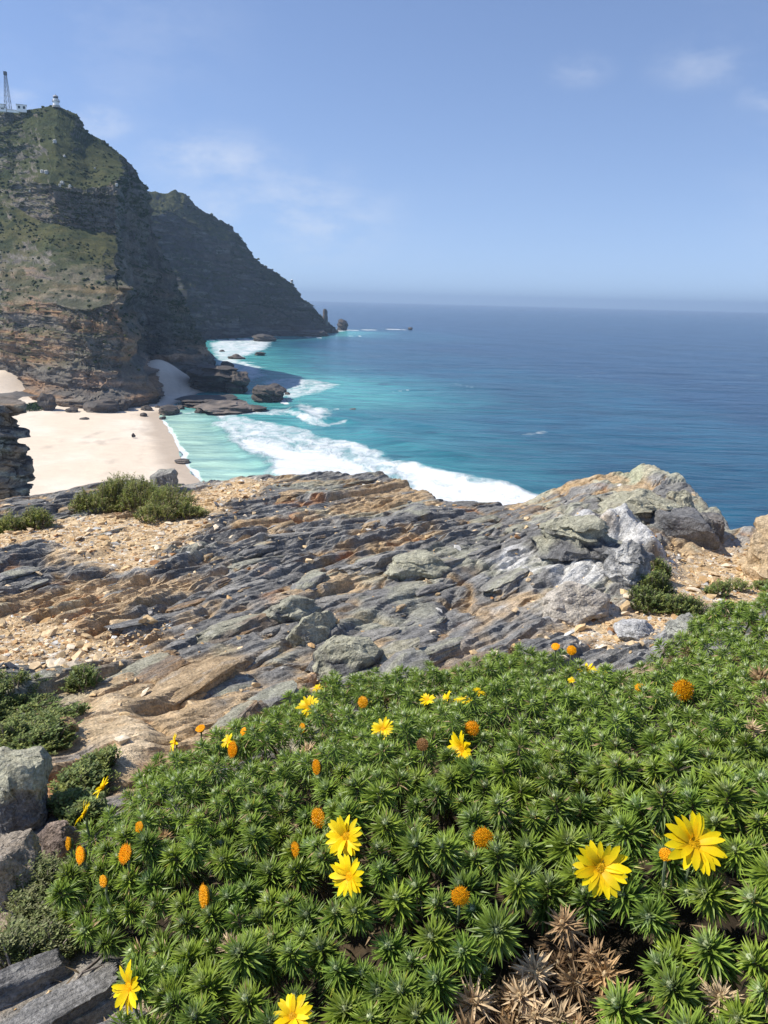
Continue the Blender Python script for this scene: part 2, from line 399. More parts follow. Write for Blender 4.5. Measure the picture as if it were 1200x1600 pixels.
# ---- sea -----------------------------------------------------------------
BEACH = xy([(248, 650), (258, 664), (268, 683), (279, 703), (290, 722), (303, 742), (330, 775), (370, 850), (60, 1000), (-420, 900),
            (-420, 560), (0, 575), (205, 590), (225, 560), (300, 560), (325, 595), (312, 622), (285, 640)])
COAST = np.concatenate([xy([(-60, 604), (205, 650)]), xy([(248, 652), (290, 722), (330, 780), (420, 900)]), np.array([[25.0, 95.0], [120.0, 60.0], [260.0, 70.0]])])
COAST2 = xy([(250, 640), (330, 600), (390, 600), (445, 622), (440, 600), (380, 575), (322, 540), (345, 531), (420, 526), (500, 523), (520, 519)])
def sea():
    ang = np.concatenate([np.radians(np.linspace(25, 0.4, 400)), np.radians(np.geomspace(0.39, 0.127, 16))])
    r = CAMZ / np.tan(ang)
    th = np.radians(np.concatenate([np.linspace(-50, -27, 20)[:-1], np.linspace(-27, 30, 500), np.linspace(30, 52, 20)[1:]]))
    R, T = np.meshgrid(r, th, indexing='ij')
    x = R * np.sin(T); y = R * np.cos(T)
    d1 = pdist(COAST, x, y)[0]; d2 = pdist(COAST2, x, y)[0]
    wob = fbm(x / 130, y / 130, 4, 5)
    d = np.minimum(d1, d2 * 1.25 + 8) * (1 + 0.35 * wob) + 8 * wob
    # water colour by depth over the sand
    c = np.zeros(x.shape + (3,)) + (0.008, 0.048, 0.108)
    c = cmix(c, (0.009, 0.076, 0.135), ss(d, 420, 200))
    c = cmix(c, (0.032, 0.185, 0.225), ss(d, 210, 90) * ss(x, 130, 10))
    c = cmix(c, (0.075, 0.34, 0.335), ss(d, 120, 45) * ss(x, 60, -10))
    c = cmix(c, (0.36, 0.56, 0.48), ss(d1 * (1 + 0.2 * wob), 48, 6) * ss(x, 30, -40))
    pat = fbm(x / 90, y / 38, 4, 9)
    c *= (1 + 0.28 * np.clip(pat, -0.8, 0.8))[..., None]
    reef = ss(fbm(x / 26, y / 22, 3, 14), 0.42, 0.62) * ss(d, 30, 60) * ss(d, 260, 140)
    c = cmix(c, (0.012, 0.05, 0.085), reef * 0.55)
    # foam
    wx = x + 5 * fbm(x / 14, y / 20, 4, 21); wy = y + (7 + 12 * ss(R, 500, 1200)) * fbm(x / 14, y / 20, 4, 24)
    fo = np.zeros(x.shape)
    def area(pts, s, soft, lo=0.0):
        nonlocal fo
        q = sdf(xy(pts), wx, wy); fo = np.maximum(fo, lerp(lo, s, ss(q, -soft * 0.4, soft)) * (q > -soft * 0.4))
    area([(321, 648), (350, 645), (400, 654), (470, 668), (545, 688), (600, 702), (620, 722), (690, 740), (820, 764), (850, 800), (440, 800), (418, 738), (380, 714), (345, 684)], 0.76, 6)
    area([(345, 672), (395, 684), (470, 700), (560, 716), (640, 760), (600, 800), (430, 800), (405, 728), (372, 704)], 1.0, 9)
    area([(606, 719), (640, 728), (700, 744), (760, 757), (822, 766), (850, 776), (820, 800), (640, 800), (610, 740)], 0.97, 6)
    area([(318, 536), (345, 531), (420, 527), (436, 531), (424, 545), (402, 553), (384, 565), (408, 574), (424, 588), (392, 602), (330, 572)], 0.78, 16)
    area([(360, 566), (392, 564), (418, 574), (424, 588), (398, 592), (372, 580)], 0.95, 18)
    area([(404, 594), (470, 590), (540, 600), (505, 614), (470, 624), (440, 628)], 0.70, 9)
    area([(457, 632), (472, 624), (505, 634), (540, 640), (516, 662), (488, 660), (463, 650)], 0.85, 12)
    area([(300, 640), (345, 632), (420, 640), (470, 634), (460, 650), (400, 650), (330, 652)], 0.66, 6)
    area([(1086, 756), (1120, 762), (1134, 774), (1100, 778)], 0.5, 5)
    area([(930, 565), (1010, 590), (900, 600), (800, 575), (700, 545), (690, 540)], 0.26, 30)
    area([(470, 560), (620, 575), (760, 610), (640, 600), (520, 580)], 0.27, 25)
    def streak(a, b, hw, s=1.0):
        nonlocal fo
        q, t, _ = pdist(xy([a, b]), wx, wy)
        fo = np.maximum(fo, s * ss(q, hw, hw * 0.25))
    for a in (((526, 517), (585, 515), 24), ((585, 515), (648, 515), 20), ((545, 524), (560, 525), 9), ((394, 535), (430, 536), 8),
              ((500, 528), (470, 524), 7), ((820, 678), (852, 674), 3.6, 0.62), ((1090, 688), (1108, 690), 2.6, 0.5), ((455, 642), (500, 664), 7, 0.72),
              ((500, 664), (530, 660), 5, 0.66), ((490, 640), (530, 638), 2.2), ((440, 523), (420, 527), 7), ((330, 532), (420, 526), 9),
              ((610, 612), (640, 610), 2.2, 0.7), ((700, 598), (735, 606), 3, 0.55), ((420, 617), (450, 630), 4), ((300, 646), (330, 640), 3, 0.8)):
        streak(*a)
    # the lip of wash that runs up the sand
    q, t, _ = pdist(xy([(247, 652), (262, 668), (275, 690), (284, 706), (292, 726), (306, 744), (330, 775), (370, 850)]), x + 1.6 * fbm(x / 7, y / 7, 3, 3), y + 2.5 * fbm(x / 9, y / 9, 2, 4))
    fo = np.maximum(fo, 0.9 * ss(q, 2.6, 0.8))
    # waves
    ph = (x * 0.42 + y * 0.16)
    z = 0.35 * np.sin(ph / 9 + 2.2 * fbm(x / 110, y / 110, 2, 2)) * ss(R, 250, 500) * ss(R, 9000, 3000)
    z += 0.35 * fbm(x / 22, y / 30, 3, 8) * ss(R, 200, 350) * ss(R, 5000, 1500)
    def crest(pts, hgt, wf, wb):
        nonlocal z
        q, t, sg = pdist(xy(pts), x, y)
        z += hgt * np.exp(-(q / np.where(sg > 0, wb, wf)) ** 2) * ss(t, 0, 0.15) * ss(t, 1, 0.8)
    crest([(330, 655), (350, 680), (385, 712), (430, 738), (500, 770)], 0.9, 3, 14)
    crest([(604, 720), (640, 730), (700, 746), (760, 758), (840, 772)], 2.0, 5, 11)
    crest([(456, 634), (470, 648), (492, 658), (530, 656), (580, 664)], 1.7, 4, 9)
    crest([(560, 668), (620, 690), (690, 708), (760, 720)], 1.3, 6, 12)
    crest([(520, 640), (600, 655), (700, 672)], 1.0, 6, 12)
    z *= ss(d1, 2, 25)
    P = np.stack([x, y, z], -1)
    # water
    m, t_, b, o = new_mat('sea_water')
    p = pos(t_)
    fa = vcol(t_, 'foam').outputs['Fac']
    mpn = N(t_, 'ShaderNodeMapping'); mpn.inputs['Scale'].default_value = (1, 0.55, 1); mpn.inputs['Rotation'].default_value = (0, 0, 0.5); t_.links.new(p, mpn.inputs[0])
    n1 = noise(t_, mpn.outputs[0], 0.16, 8, 0.72, 0.6); n2 = noise(t_, mpn.outputs[0], 0.055, 6, 0.65, 1.0)
    k = mth(t_, 'ADD', mth(t_, 'MULTIPLY', n1.outputs[0], 0.6), mth(t_, 'MULTIPLY', n2.outputs[0], 0.4))
    ff = mth(t_, 'ADD', fa, mth(t_, 'MULTIPLY', mth(t_, 'SUBTRACT', k, 0.5), 1.9))
    ff = mth(t_, 'MULTIPLY', rngn(t_, ff, 0.34, 0.98), rngn(t_, fa, 0.02, 0.3))
    # scattered wind streaks out at sea
    mp2 = N(t_, 'ShaderNodeMapping'); mp2.inputs['Scale'].default_value = (0.35, 1.0, 1); mp2.inputs['Rotation'].default_value = (0, 0, -0.45); t_.links.new(p, mp2.inputs[0])
    n4 = noise(t_, mp2.outputs[0], 0.028, 9, 0.62, 1.2)
    n5 = noise(t_, p, 0.004, 3, 0.5)
    st = mth(t_, 'MULTIPLY', rngn(t_, n4.outputs[0], 0.60, 0.74), mth(t_, 'MULTIPLY', rngn(t_, n5.outputs[0], 0.40, 0.60), 0.34))
    n6 = noise(t_, mp2.outputs[0], 0.11, 6, 0.6, 0.4)
    base = mixc(t_, rngn(t_, n6.outputs[0], 0.3, 0.7), mixc(t_, 1.0, vcol(t_).outputs['Color'], (0.62, 0.68, 0.76), 'MULTIPLY'), mixc(t_, 1.0, vcol(t_).outputs['Color'], (1.38, 1.30, 1.22), 'MULTIPLY'))
    base = mixc(t_, st, base, (0.42, 0.55, 0.6))
    t_.links.new(mixc(t_, ff, base, (0.70, 0.73, 0.74)), b.inputs['Base Color'])
    t_.links.new(mixc(t_, ff, (0.2, 0.2, 0.2), (0.85, 0.85, 0.85)), b.inputs['Roughness'])
    b.inputs['Specular IOR Level'].default_value = 0.34; b.inputs['IOR'].default_value = 1.333
    w1 = noise(t_, mp2.outputs[0], 0.16, 6, 0.62, 0.3); w2 = noise(t_, mp2.outputs[0], 0.035, 3, 0.5, 0.3)
    hh = mth(t_, 'ADD', mth(t_, 'MULTIPLY', w1.outputs[0], 1.4), mth(t_, 'ADD', mth(t_, 'MULTIPLY', w2.outputs[0], 3.0), mth(t_, 'MULTIPLY', ff, 0.5)))
    bump(t_, b, hh, 1.0, 1.5)
    me = mesh('sea', P.reshape(-1, 3), grid_faces(*x.shape)[:, ::-1], c.reshape(-1, 3), m, True, {'foam': fo})
    tag(obj('sea', me), 'turquoise bay deepening to blue ocean out to the horizon', 'sea', kind='structure')
sea()

# ---- beach -----------------------------------------------------------------
def beach():
    x0, x1 = -260.0, -40.0; y0, y1 = 180.0, 720.0
    X, Y = np.meshgrid(np.arange(x0, x1, 1.5), np.arange(y0, y1, 1.8), indexing='ij')
    q = sdf(BEACH, X, Y) + 1.5 * fbm(X / 12, Y / 12, 3, 3)
    z = np.clip(q * 0.055, -2.5, 1.6) + np.clip(q - 28, 0, 60) * 0.03 + 0.10 * fbm(X / 9, Y / 9, 4, 6) * ss(q, 4, 20)
    def dune(px, py, h, s, e=1.0):
        nonlocal z
        c = xy([(px, py)])[0]; z = z + h * np.exp(-((X - c[0]) ** 2 + ((Y - c[1]) / e) ** 2) / (s * s))
    dune(238, 604, 12, 17, 2.2); dune(262, 606, 7.5, 16, 2.4); dune(5, 625, 13, 22, 1.6); dune(-60, 604, 16, 40, 1.4)
    c = np.zeros(X.shape + (3,)) + (0.70, 0.585, 0.455)
    c = cmix(c, (0.76, 0.66, 0.54), ss(fbm(X / 25, Y / 40, 4, 12), -0.2, 0.5))
    c = cmix(c, (0.46, 0.375, 0.29), ss(z + 0.12 * fbm(X / 10, Y / 10, 3, 8), 0.75, 0.25))
    c = cmix(c, (0.42, 0.35, 0.28), ss(fbm(X / 8, Y / 20, 4, 33), 0.40, 0.7) * 0.5)
    c = cmix(c, (0.50, 0.42, 0.33), ss(np.abs(q - 9 - 3 * fbm(X / 14, Y / 14, 3, 35)), 0.9, 0.2) * 0.35 + ss(np.abs(q - 15 - 4 * fbm(X / 18, Y / 18, 3, 36)), 0.8, 0.2) * 0.25)
    m = mat_vcol('sand', 0.9, (2.0, 0.25), 0.10, 1.2, 0.35, 0.25, 0.2)
    tag(obj('beach', mesh('beach', np.stack([X, Y, z], -1).reshape(-1, 3), grid_faces(*X.shape)[:, ::-1], c.reshape(-1, 3), m, True)),
        'pale cream sand beach in the cove below the cliffs', 'beach', kind='structure')
    return lambda x, y: z[np.clip(((np.asarray(x) - x0) / 1.5).astype(int), 0, X.shape[0] - 1), np.clip(((np.asarray(y) - y0) / 1.8).astype(int), 0, X.shape[1] - 1)]
beach_z = beach()

# ---- headlands -----------------------------------------------------------------
def headland(name, label, cols, npx, nseg, seed, scl, tint, flip=False, notch=False, vegthr=0.0):
    pxs = np.array(sorted(cols)); K = len(cols[pxs[0]])
    BP = np.array([[at_r(p, c[0], c[1]) for c in cols[p]] for p in pxs])            # (columns, K, 3)
    # close the hill behind the crest and below the sea
    cr = BP[:, -1]; hd = cr[:, :2] / np.linalg.norm(cr[:, :2], axis=1, keepdims=True)
    b1 = cr.copy(); b1[:, :2] += hd * 130; b1[:, 2] = cr[:, 2] * 0.62
    b2 = cr.copy(); b2[:, :2] += hd * 420; b2[:, 2] = -6
    ft = BP[:, 0].copy(); ft[:, 2] = -6; ft[:, :2] *= 0.997
    BP = np.concatenate([ft[:, None], BP, b1[:, None], b2[:, None]], 1)
    u = np.concatenate([np.linspace(a, b, max(2, int(round(npx * abs(b - a))), int(np.abs(BP[i_, 2:-2] - BP[i_ + 1, 2:-2]).max() / 3.0)), endpoint=False) for i_, (a, b) in enumerate(zip(pxs[:-1], pxs[1:]))] + [[pxs[-1]]])
    C = np.stack([np.stack([np.interp(u, pxs, BP[:, k, j]) for j in range(3)], -1) for k in range(K + 3)], 1)   # (u, k, 3)
    seg = [3] + nseg + [14, 14]
    lv = [C[:, :1]]
    lev = [np.zeros(1)]
    for k in range(K + 2):
        t = np.linspace(0, 1, seg[k] + 1)[1:]
        lv.append(C[:, k:k + 1] * (1 - t)[None, :, None] + C[:, k + 1:k + 2] * t[None, :, None]); lev.append(k + t)
    P = np.concatenate(lv, 1); LV = np.concatenate(lev)
    # soften the breaks of the profile a little
    for _ in range(2):
        P[:, 1:-1] = P[:, 1:-1] * 0.6 + (P[:, :-2] + P[:, 2:]) * 0.2
    n = grid_normal(P); steep = ss(n[..., 2], 0.80, 0.45)
    s = (P[..., 0] + 0.55 * P[..., 1]) / scl; z = P[..., 2] / scl
    zz = z + 0.05 * s + 2.0 * fbm(s / 60, z / 60, 2, seed)
    D = 5.5 * fbm(s / 42, z / 60, 4, seed + 1) * 1.6
    lay = h2(np.floor(zz / 5.5 + 0.5 * fbm(s / 50, z / 50, 2, seed + 8)).astype(np.int64), np.zeros(zz.shape, np.int64), seed + 3)
    D += (lay - 0.5) * 2.4
    f1, f2, idh, ox, oy = worley(s / 8.5, zz / 3.6, seed + 4)
    D += (idh - 0.5) * 3.2 - 1.4 * ss(f2 - f1, 0.12, 0.02)
    g1, g2, idg, _, _ = worley(s / 3.2, zz / 1.5, seed + 5)
    D += (idg - 0.5) * 1.2 - 0.5 * ss(g2 - g1, 0.14, 0.03)
    gul = ridge(s / 38, z / 110, 3, seed + 9)
    D -= 6.0 * ss(gul, 0.55, 0.95)
    D *= min(scl, 1.9)
    if notch:
        D -= 6.0 * ss(P[..., 2], 11, 6) * ss(P[..., 2], -2, 1.0)
    nn = np.cross(np.gradient(P, axis=1), np.gradient(P, axis=0))[..., :2]
    cd = -P[..., :2] / np.linalg.norm(P[..., :2], axis=-1, keepdims=True)
    if (nn * cd).sum() < 0: nn = -nn
    nn = nn / (np.linalg.norm(nn, axis=-1, keepdims=True) + 1e-9)
    for _ in range(3):
        nn[1:-1] = (nn[:-2] + nn[1:-1] + nn[2:]) / 3
    od = cd * 0.5 + nn; od = od / (np.linalg.norm(od, axis=-1, keepdims=True) + 1e-9)
    w = (0.12 + 0.88 * steep) * ss(LV, 0.0, 1.2)[None]
    w = w * ss(LV, K + 1.2, K - 0.1)[None]
    P[..., :2] += od * (D * w)[..., None]
    lat = np.stack([-cd[..., 1], cd[..., 0]], -1)
    P[..., :2] += lat * (5.5 * scl ** 0.5 * fbm(z / 13, s / 60, 4, seed + 40) * ss(LV, 0.8, 1.5)[None] * ss(LV, K + 0.1, K - 0.7)[None])[..., None]
    P[..., 2] += (1 - steep) * scl * (1.3 * fbm(P[..., 0] / 9, P[..., 1] / 9, 4, seed + 12) + 2.2 * fbm(P[..., 0] / 45, P[..., 1] / 45, 3, seed + 14)) * ss(LV, 0.5, 1.5)[None]
    n2 = grid_normal(P)
    ns = n2[..., 2]
    # colour: bedded rock, scrub on everything that is not steep
    t1 = fbm(s / 30, zz / 7, 4, seed + 20); t2 = vn(zz / 1.7, s / 60, seed + 22)
    rock = np.zeros(P.shape) + tint['grey']
    rock = cmix(rock, tint['warm'], ss(t1 + 0.25 * t2, -0.25, 0.55) * tint['warmth'](P))
    rock = cmix(rock, tint['pale'], ss(fbm(s / 14, zz / 1.6, 4, seed + 24), 0.05, 0.5) * 0.75)
    rock = cmix(rock, (0.085, 0.075, 0.07), ss(fbm(s / 9, z / 22, 3, seed + 25), 0.25, 0.6) * 0.55)
    if 'band' in tint: rock = cmix(rock, (0.50, 0.33, 0.215), tint['band'](P, t1))
    veg = np.zeros(P.shape) + (0.052, 0.062, 0.026)
    veg = cmix(veg, (0.078, 0.078, 0.032), tint['grass'](P, LV))
    veg = cmix(veg, (0.034, 0.046, 0.022), ss(fbm(P[..., 0] / 9, P[..., 1] / 9 + P[..., 2] / 12, 5, seed + 27, 0.65), -0.05, 0.35) * 0.85)
    veg = cmix(veg, (0.18, 0.155, 0.10), ss(fbm(P[..., 0] / 5, P[..., 1] / 5 + P[..., 2] / 4, 3, seed + 29), 0.0, 0.4) * tint['stony'](P, LV))
    vf = ss(ns + 0.30 * fbm(P[..., 0] / 7, P[..., 2] / 5, 4, seed + 30) + 0.25 * fbm(P[..., 0] / 40, P[..., 2] / 30, 2, seed + 34) - vegthr + 0.16 * ss(LV, 4.9, 5.3)[None], 0.48, 0.66) * ss(P[..., 2], 14, 30)
    if 'bare' in tint: vf = vf * (1 - tint['bare'](P, LV))
    c = rock * (1 - vf[..., None]) + veg * vf[..., None]
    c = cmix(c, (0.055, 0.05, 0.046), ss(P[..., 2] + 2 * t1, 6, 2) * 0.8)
    V = P.reshape(-1, 3)
    f = grid_faces(*P.shape[:2])
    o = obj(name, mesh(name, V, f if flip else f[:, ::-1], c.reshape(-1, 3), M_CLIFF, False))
    tag(o, label, 'headland', kind='structure')
    return o, P, vf, LV, n2
def foot_r(px, py): 
    p = at_z(px, py, 0.0); return float(np.hypot(p[0], p[1]))
CA = {}
crestA = ([-300, -150, -60, 0, 30, 55, 70, 88, 104, 112, 118, 140, 170, 200, 215, 226], [230, 190, 172, 170, 170, 164, 160, 158, 163, 176, 190, 205, 225, 250, 268, 291])
for px, fy, p1, p2, p3, p4 in ((-300, 566, 480, 410, 345, 300), (-150, 582, 475, 405, 335, 290), (-60, 604, 470, 400, 325, 275), (0, 628, 474, 402, 318, 262), (22, 630, 470, 404, 322, 268),
                               (36, 631, 468, 404, 326, 290), (60, 635, 468, 408, 340, 284), (88, 639, 470, 412, 350, 288), (110, 641, 474, 416, 356, 294),
                               (135, 642, 478, 420, 361, 298), (165, 642, 470, 422, 366, 290), (185, 640, 466, 430, 371, 284)):
    r = foot_r(px, fy); cy = float(np.interp(px, *crestA))
    rr = 12 if 30 < px else 60
    CA[px] = [(fy, r), (p1 + 8, r + 24), (p2, max(538, r + 66)), (p3, max(602, r + 120)), (p4, max(602, r + 120) + rr * 0.6), (cy, max(700, r + 190))]
for px, fy, k in ((192, 639, [(448, 24), (428, 110), (377, 0), (300, 0)]), (200, 638, [(505, 20), (485, 140), (420, 0), (330, 0)]),
                  (208, 636, [(575, 12), (556, 150), (450, 0), (350, 0)]), (215, 634, [(618, 8), (598, 165), (470, 0), (370, 0)])):
    r = foot_r(px, fy); cy = float(np.interp(px, *crestA))
    CA[px] = [(fy, r), (k[0][0], r + k[0][1]), (k[1][0], r + k[1][1]), (k[2][0], 648), (k[3][0], 664), (cy, 690)]
for px, fy, cy in ((221, 592, 281), (228, 590, 297), (240, 590, 350), (250, 590, 388), (262, 590, 430), (274, 588, 458), (285, 587, 480), (300, 586, 504), (312, 585, 522), (319, 584, 533), (324, 582, 560), (327, 580, 578)):
    r = foot_r(px, fy); k = [fy + (cy - fy) * q for q in (0.2, 0.4, 0.6, 0.8, 1)]
    CA[px] = [(fy, r)] + [(a, r + 8 + 9 * i) for i, a in enumerate(k)]
def warmA(P): return lerp(1.0, 0.25, ss(P[..., 2], 35, 110)) * lerp(1, 0.55, ss(P[..., 1], 520, 640))
tA = dict(grey=(0.145, 0.130, 0.112), warm=(0.30, 0.185, 0.105), pale=(0.225, 0.20, 0.165), warmth=warmA,
          band=lambda P, t: ss(P[..., 2], 11, 15) * ss(P[..., 2], 24, 19) * ss(P[..., 0], -190, -170) * ss(P[..., 0], -118, -135) * ss(t, -0.3, 0.1) * 0.8,
          grass=lambda P, lv: (ss(lv, 2.7, 3.2) * ss(lv, 6.2, 4.6))[None] * ss(fbm(P[..., 0] / 30, P[..., 1] / 30, 3, 77), -0.5, 0.15),
          bare=lambda P, lv: np.clip((ss(lv, 3.3, 2.7)[None] * (0.25 + 0.75 * ss(P[..., 0] + 14 * fbm(P[..., 1] / 25, P[..., 2] / 25, 3, 5), -205, -165))), 0, 0.35),
          stony=lambda P, lv: (ss(lv, 3.7, 2.4))[None] * 0.95 + 0.05)
HA, PA, VA, LA, NA = headland('headland', 'high scrub covered headland with brown bedded cliffs above the beach', CA, 0.85, [80, 44, 46, 40, 50], 100, 1.0, tA, notch=True, vegthr=0.0)
crestB = ([200, 228, 250, 275, 290, 305, 320, 345, 365, 385, 400, 425, 440, 452, 462, 470, 490, 505, 514, 521], [300, 297, 296, 295, 302, 316, 331, 346, 357, 386, 409, 424, 433, 440, 448, 463, 484, 497, 505, 518])
footB = ([200, 320, 360, 420, 470, 500, 521], [533, 531, 529, 526, 524, 522.5, 519.5])
CB = {}
for px in (200, 228, 240, 258, 275, 290, 305, 320, 335, 350, 365, 376, 388, 400, 414, 428, 442, 456, 468, 480, 492, 503, 511, 517, 521):
    fy = float(np.interp(px, *footB)); cy = float(np.interp(px, *crestB)); r = foot_r(px, fy)
    hgt = (fy - cy) / 240.0
    CB[px] = [(fy, r)] + [(fy + (cy - fy) * q, r + (0 + w * 150) * hgt) for q, w in ((0.18, 0.05), (0.45, 0.30), (0.62, 0.52), (0.84, 0.62), (1.0, 0.95))]
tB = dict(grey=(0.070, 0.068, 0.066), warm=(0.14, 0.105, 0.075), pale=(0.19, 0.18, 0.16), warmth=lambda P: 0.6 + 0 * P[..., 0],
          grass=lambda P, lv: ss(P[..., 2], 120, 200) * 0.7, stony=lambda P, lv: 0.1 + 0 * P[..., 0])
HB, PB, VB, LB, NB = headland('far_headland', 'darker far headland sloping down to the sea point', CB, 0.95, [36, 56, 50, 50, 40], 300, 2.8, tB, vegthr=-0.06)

# scrub on the slopes: one mass of small bushes, nobody could count it
def ico(sub=1):
    bm = bmesh.new(); bmesh.ops.create_icosphere(bm, subdivisions=sub, radius=1.0)
    v = np.array([q.co[:] for q in bm.verts]); f = np.array([[q.index for q in a.verts] for a in bm.faces]); bm.free(); return v, f
ICO1, ICO2, ICO3, ICO4, ICO5 = [ico(i) for i in (1, 2, 3, 4, 5)]
def scrub(name, P, vf, LV, n, count, lo, hi, seed, label, band=None):
    R = np.random.default_rng(seed)
    w = vf * ss(LV, 0.6, 1.6)[None]
    if band is not None: w = w * band(P, LV)
    w = w * (0.25 + ss(fbm(P[..., 0] / 14, P[..., 1] / 14 + P[..., 2] / 20, 3, seed), -0.2, 0.4))
    a = np.linalg.norm(np.cross(np.gradient(P, axis=0), np.gradient(P, axis=1)), axis=2)
    pr = (w * a).ravel(); pr = pr / pr.sum()
    i = R.choice(len(pr), count, p=pr)
    v0, f0 = ICO1
    S = (lo + (hi - lo) * R.random(count) ** 2.2)
    V = v0[None] * (0.72 + 0.56 * R.random((count, len(v0), 1))) * S[:, None, None] * np.array([1, 1, 0.75])
    V = V + P.reshape(-1, 3)[i][:, None] + np.array([0, 0, 1.0]) * (S * 0.25)[:, None, None]
    base = np.array([(0.048, 0.058, 0.025), (0.058, 0.066, 0.027), (0.042, 0.052, 0.024), (0.075, 0.075, 0.034)])[R.choice(4, count, p=[.4, .3, .2, .1])]
    C = np.repeat(base * (0.8 + 0.4 * R.random((count, 1))), len(v0), 0)
    Fc = (f0[None] + (np.arange(count) * len(v0))[:, None, None]).reshape(-1, 3)
    tag(obj(name, mesh(name, V.reshape(-1, 3), Fc, C, M_FAR, False)), label, 'scrub', kind='stuff')
scrub('scrub', PA, VA, LA, NA, 12500, 0.4, 1.4, 11, 'dark green scrub covering the slopes of the near headland')
scrub('far_scrub', PB, VB, LB, NB, 1600, 1.2, 3.6, 12, 'dark scrub along the ridge of the far headland')

# ---- rocks by the water, each a rock of its own -----------------------------------------------
def rock_mesh(name, seed, dims, src=None, layer=0.18, rough=0.35, tilt=0.1, cols=((0.10, 0.09, 0.08), (0.17, 0.14, 0.115)), mat=None, flat=0.0, block=0.0, smooth=False, colf=None):
    """bedded angular rock: displaced ball with stepped layers; origin at its foot"""
    v, f = src or ICO3
    R = np.random.default_rng(seed + 1000)
    npl = 16
    pn = R.normal(size=(npl, 3)); pn /= np.linalg.norm(pn, axis=1, keepdims=True)
    if block > 0:
        q = np.array([[1, 0, 0], [-1, 0, 0], [0, 1, 0], [0, -1, 0], [0, 0, 1.0]]) + R.normal(size=(5, 3)) * 0.12
        pn = np.concatenate([pn, q / np.linalg.norm(q, axis=1, keepdims=True)])
    pd = 0.74 + 0.30 * R.random(len(pn)); pd[npl:] = 0.70 + 0.12 * R.random(len(pn) - npl)
    k = np.min(np.where(v @ pn.T > 0.05, pd[None] / np.maximum(v @ pn.T, 0.05), 9), axis=1)
    k = np.minimum(k, 1.15) * (1.0 + rough * 0.35 * fbm3(v * 1.6 + seed * 3.1, 4, seed))
    p = v * k[:, None]
    zt = p[:, 2] + tilt * p[:, 0]
    st = np.round(zt / layer + 0.5 * vn(p[:, 0] * 1.2 + seed, p[:, 1] * 1.2, seed))
    off = h2(st.astype(np.int64), np.zeros(len(st), np.int64), seed) - 0.5
    p[:, :2] *= (1 + 0.30 * rough / 0.35 * off)[:, None]
    p[:, 2] = lerp(p[:, 2], st * layer - tilt * p[:, 0], flat)
    p += 0.17 * rough / 0.35 * np.stack([fbm3(v * 4 + 9 + seed, 4, seed + 1), fbm3(v * 4 + 29 + seed, 4, seed + 2), 0.8 * fbm3(v * 4 + 49, 4, seed + 3)], -1)
    lo = -0.55
    p[:, 2] = np.maximum(p[:, 2], lo) - lo
    p *= np.array(dims) / np.array([2, 2, 1.55])
    t = ss(fbm3(v * 2.2 + seed, 3, seed + 7), -0.3, 0.4)
    c = np.array(cols[0])[None] * (1 - t[:, None]) + np.array(cols[1])[None] * t[:, None]
    if colf is not None: c = colf(c, p, v)
    return mesh(name, p, f, c, mat or M_SEAROCK, smooth)
def shore_rock(px, py, wpx, hpx, label, seed, depth=1.0, base=0.0, cat='rock', group=None, name='shore_rock', warm=0.0, src=None, sink=0.35, **k):
    p = at_z(px, py, base); r = np.hypot(p[0], p[1]); sc = r / F
    dz = -math.tan(math.atan2(CAMZ - base, r)) 
    h = hpx * sc
    c0 = np.array((0.062, 0.055, 0.05)); c1 = np.array((0.12, 0.098, 0.08)) * (1 + warm)
    me = rock_mesh(name, seed, (wpx * sc, wpx * sc * depth, h * 1.15 + sink), src or ICO3, cols=(c0, c1), **k)
    o = obj(name, me, loc=(p[0], p[1], base - sink), rot=(0, 0, 0.3 * math.sin(seed)))
    return tag(o, label, cat, group)
G1 = 'rocks in the surf below the cliffs'
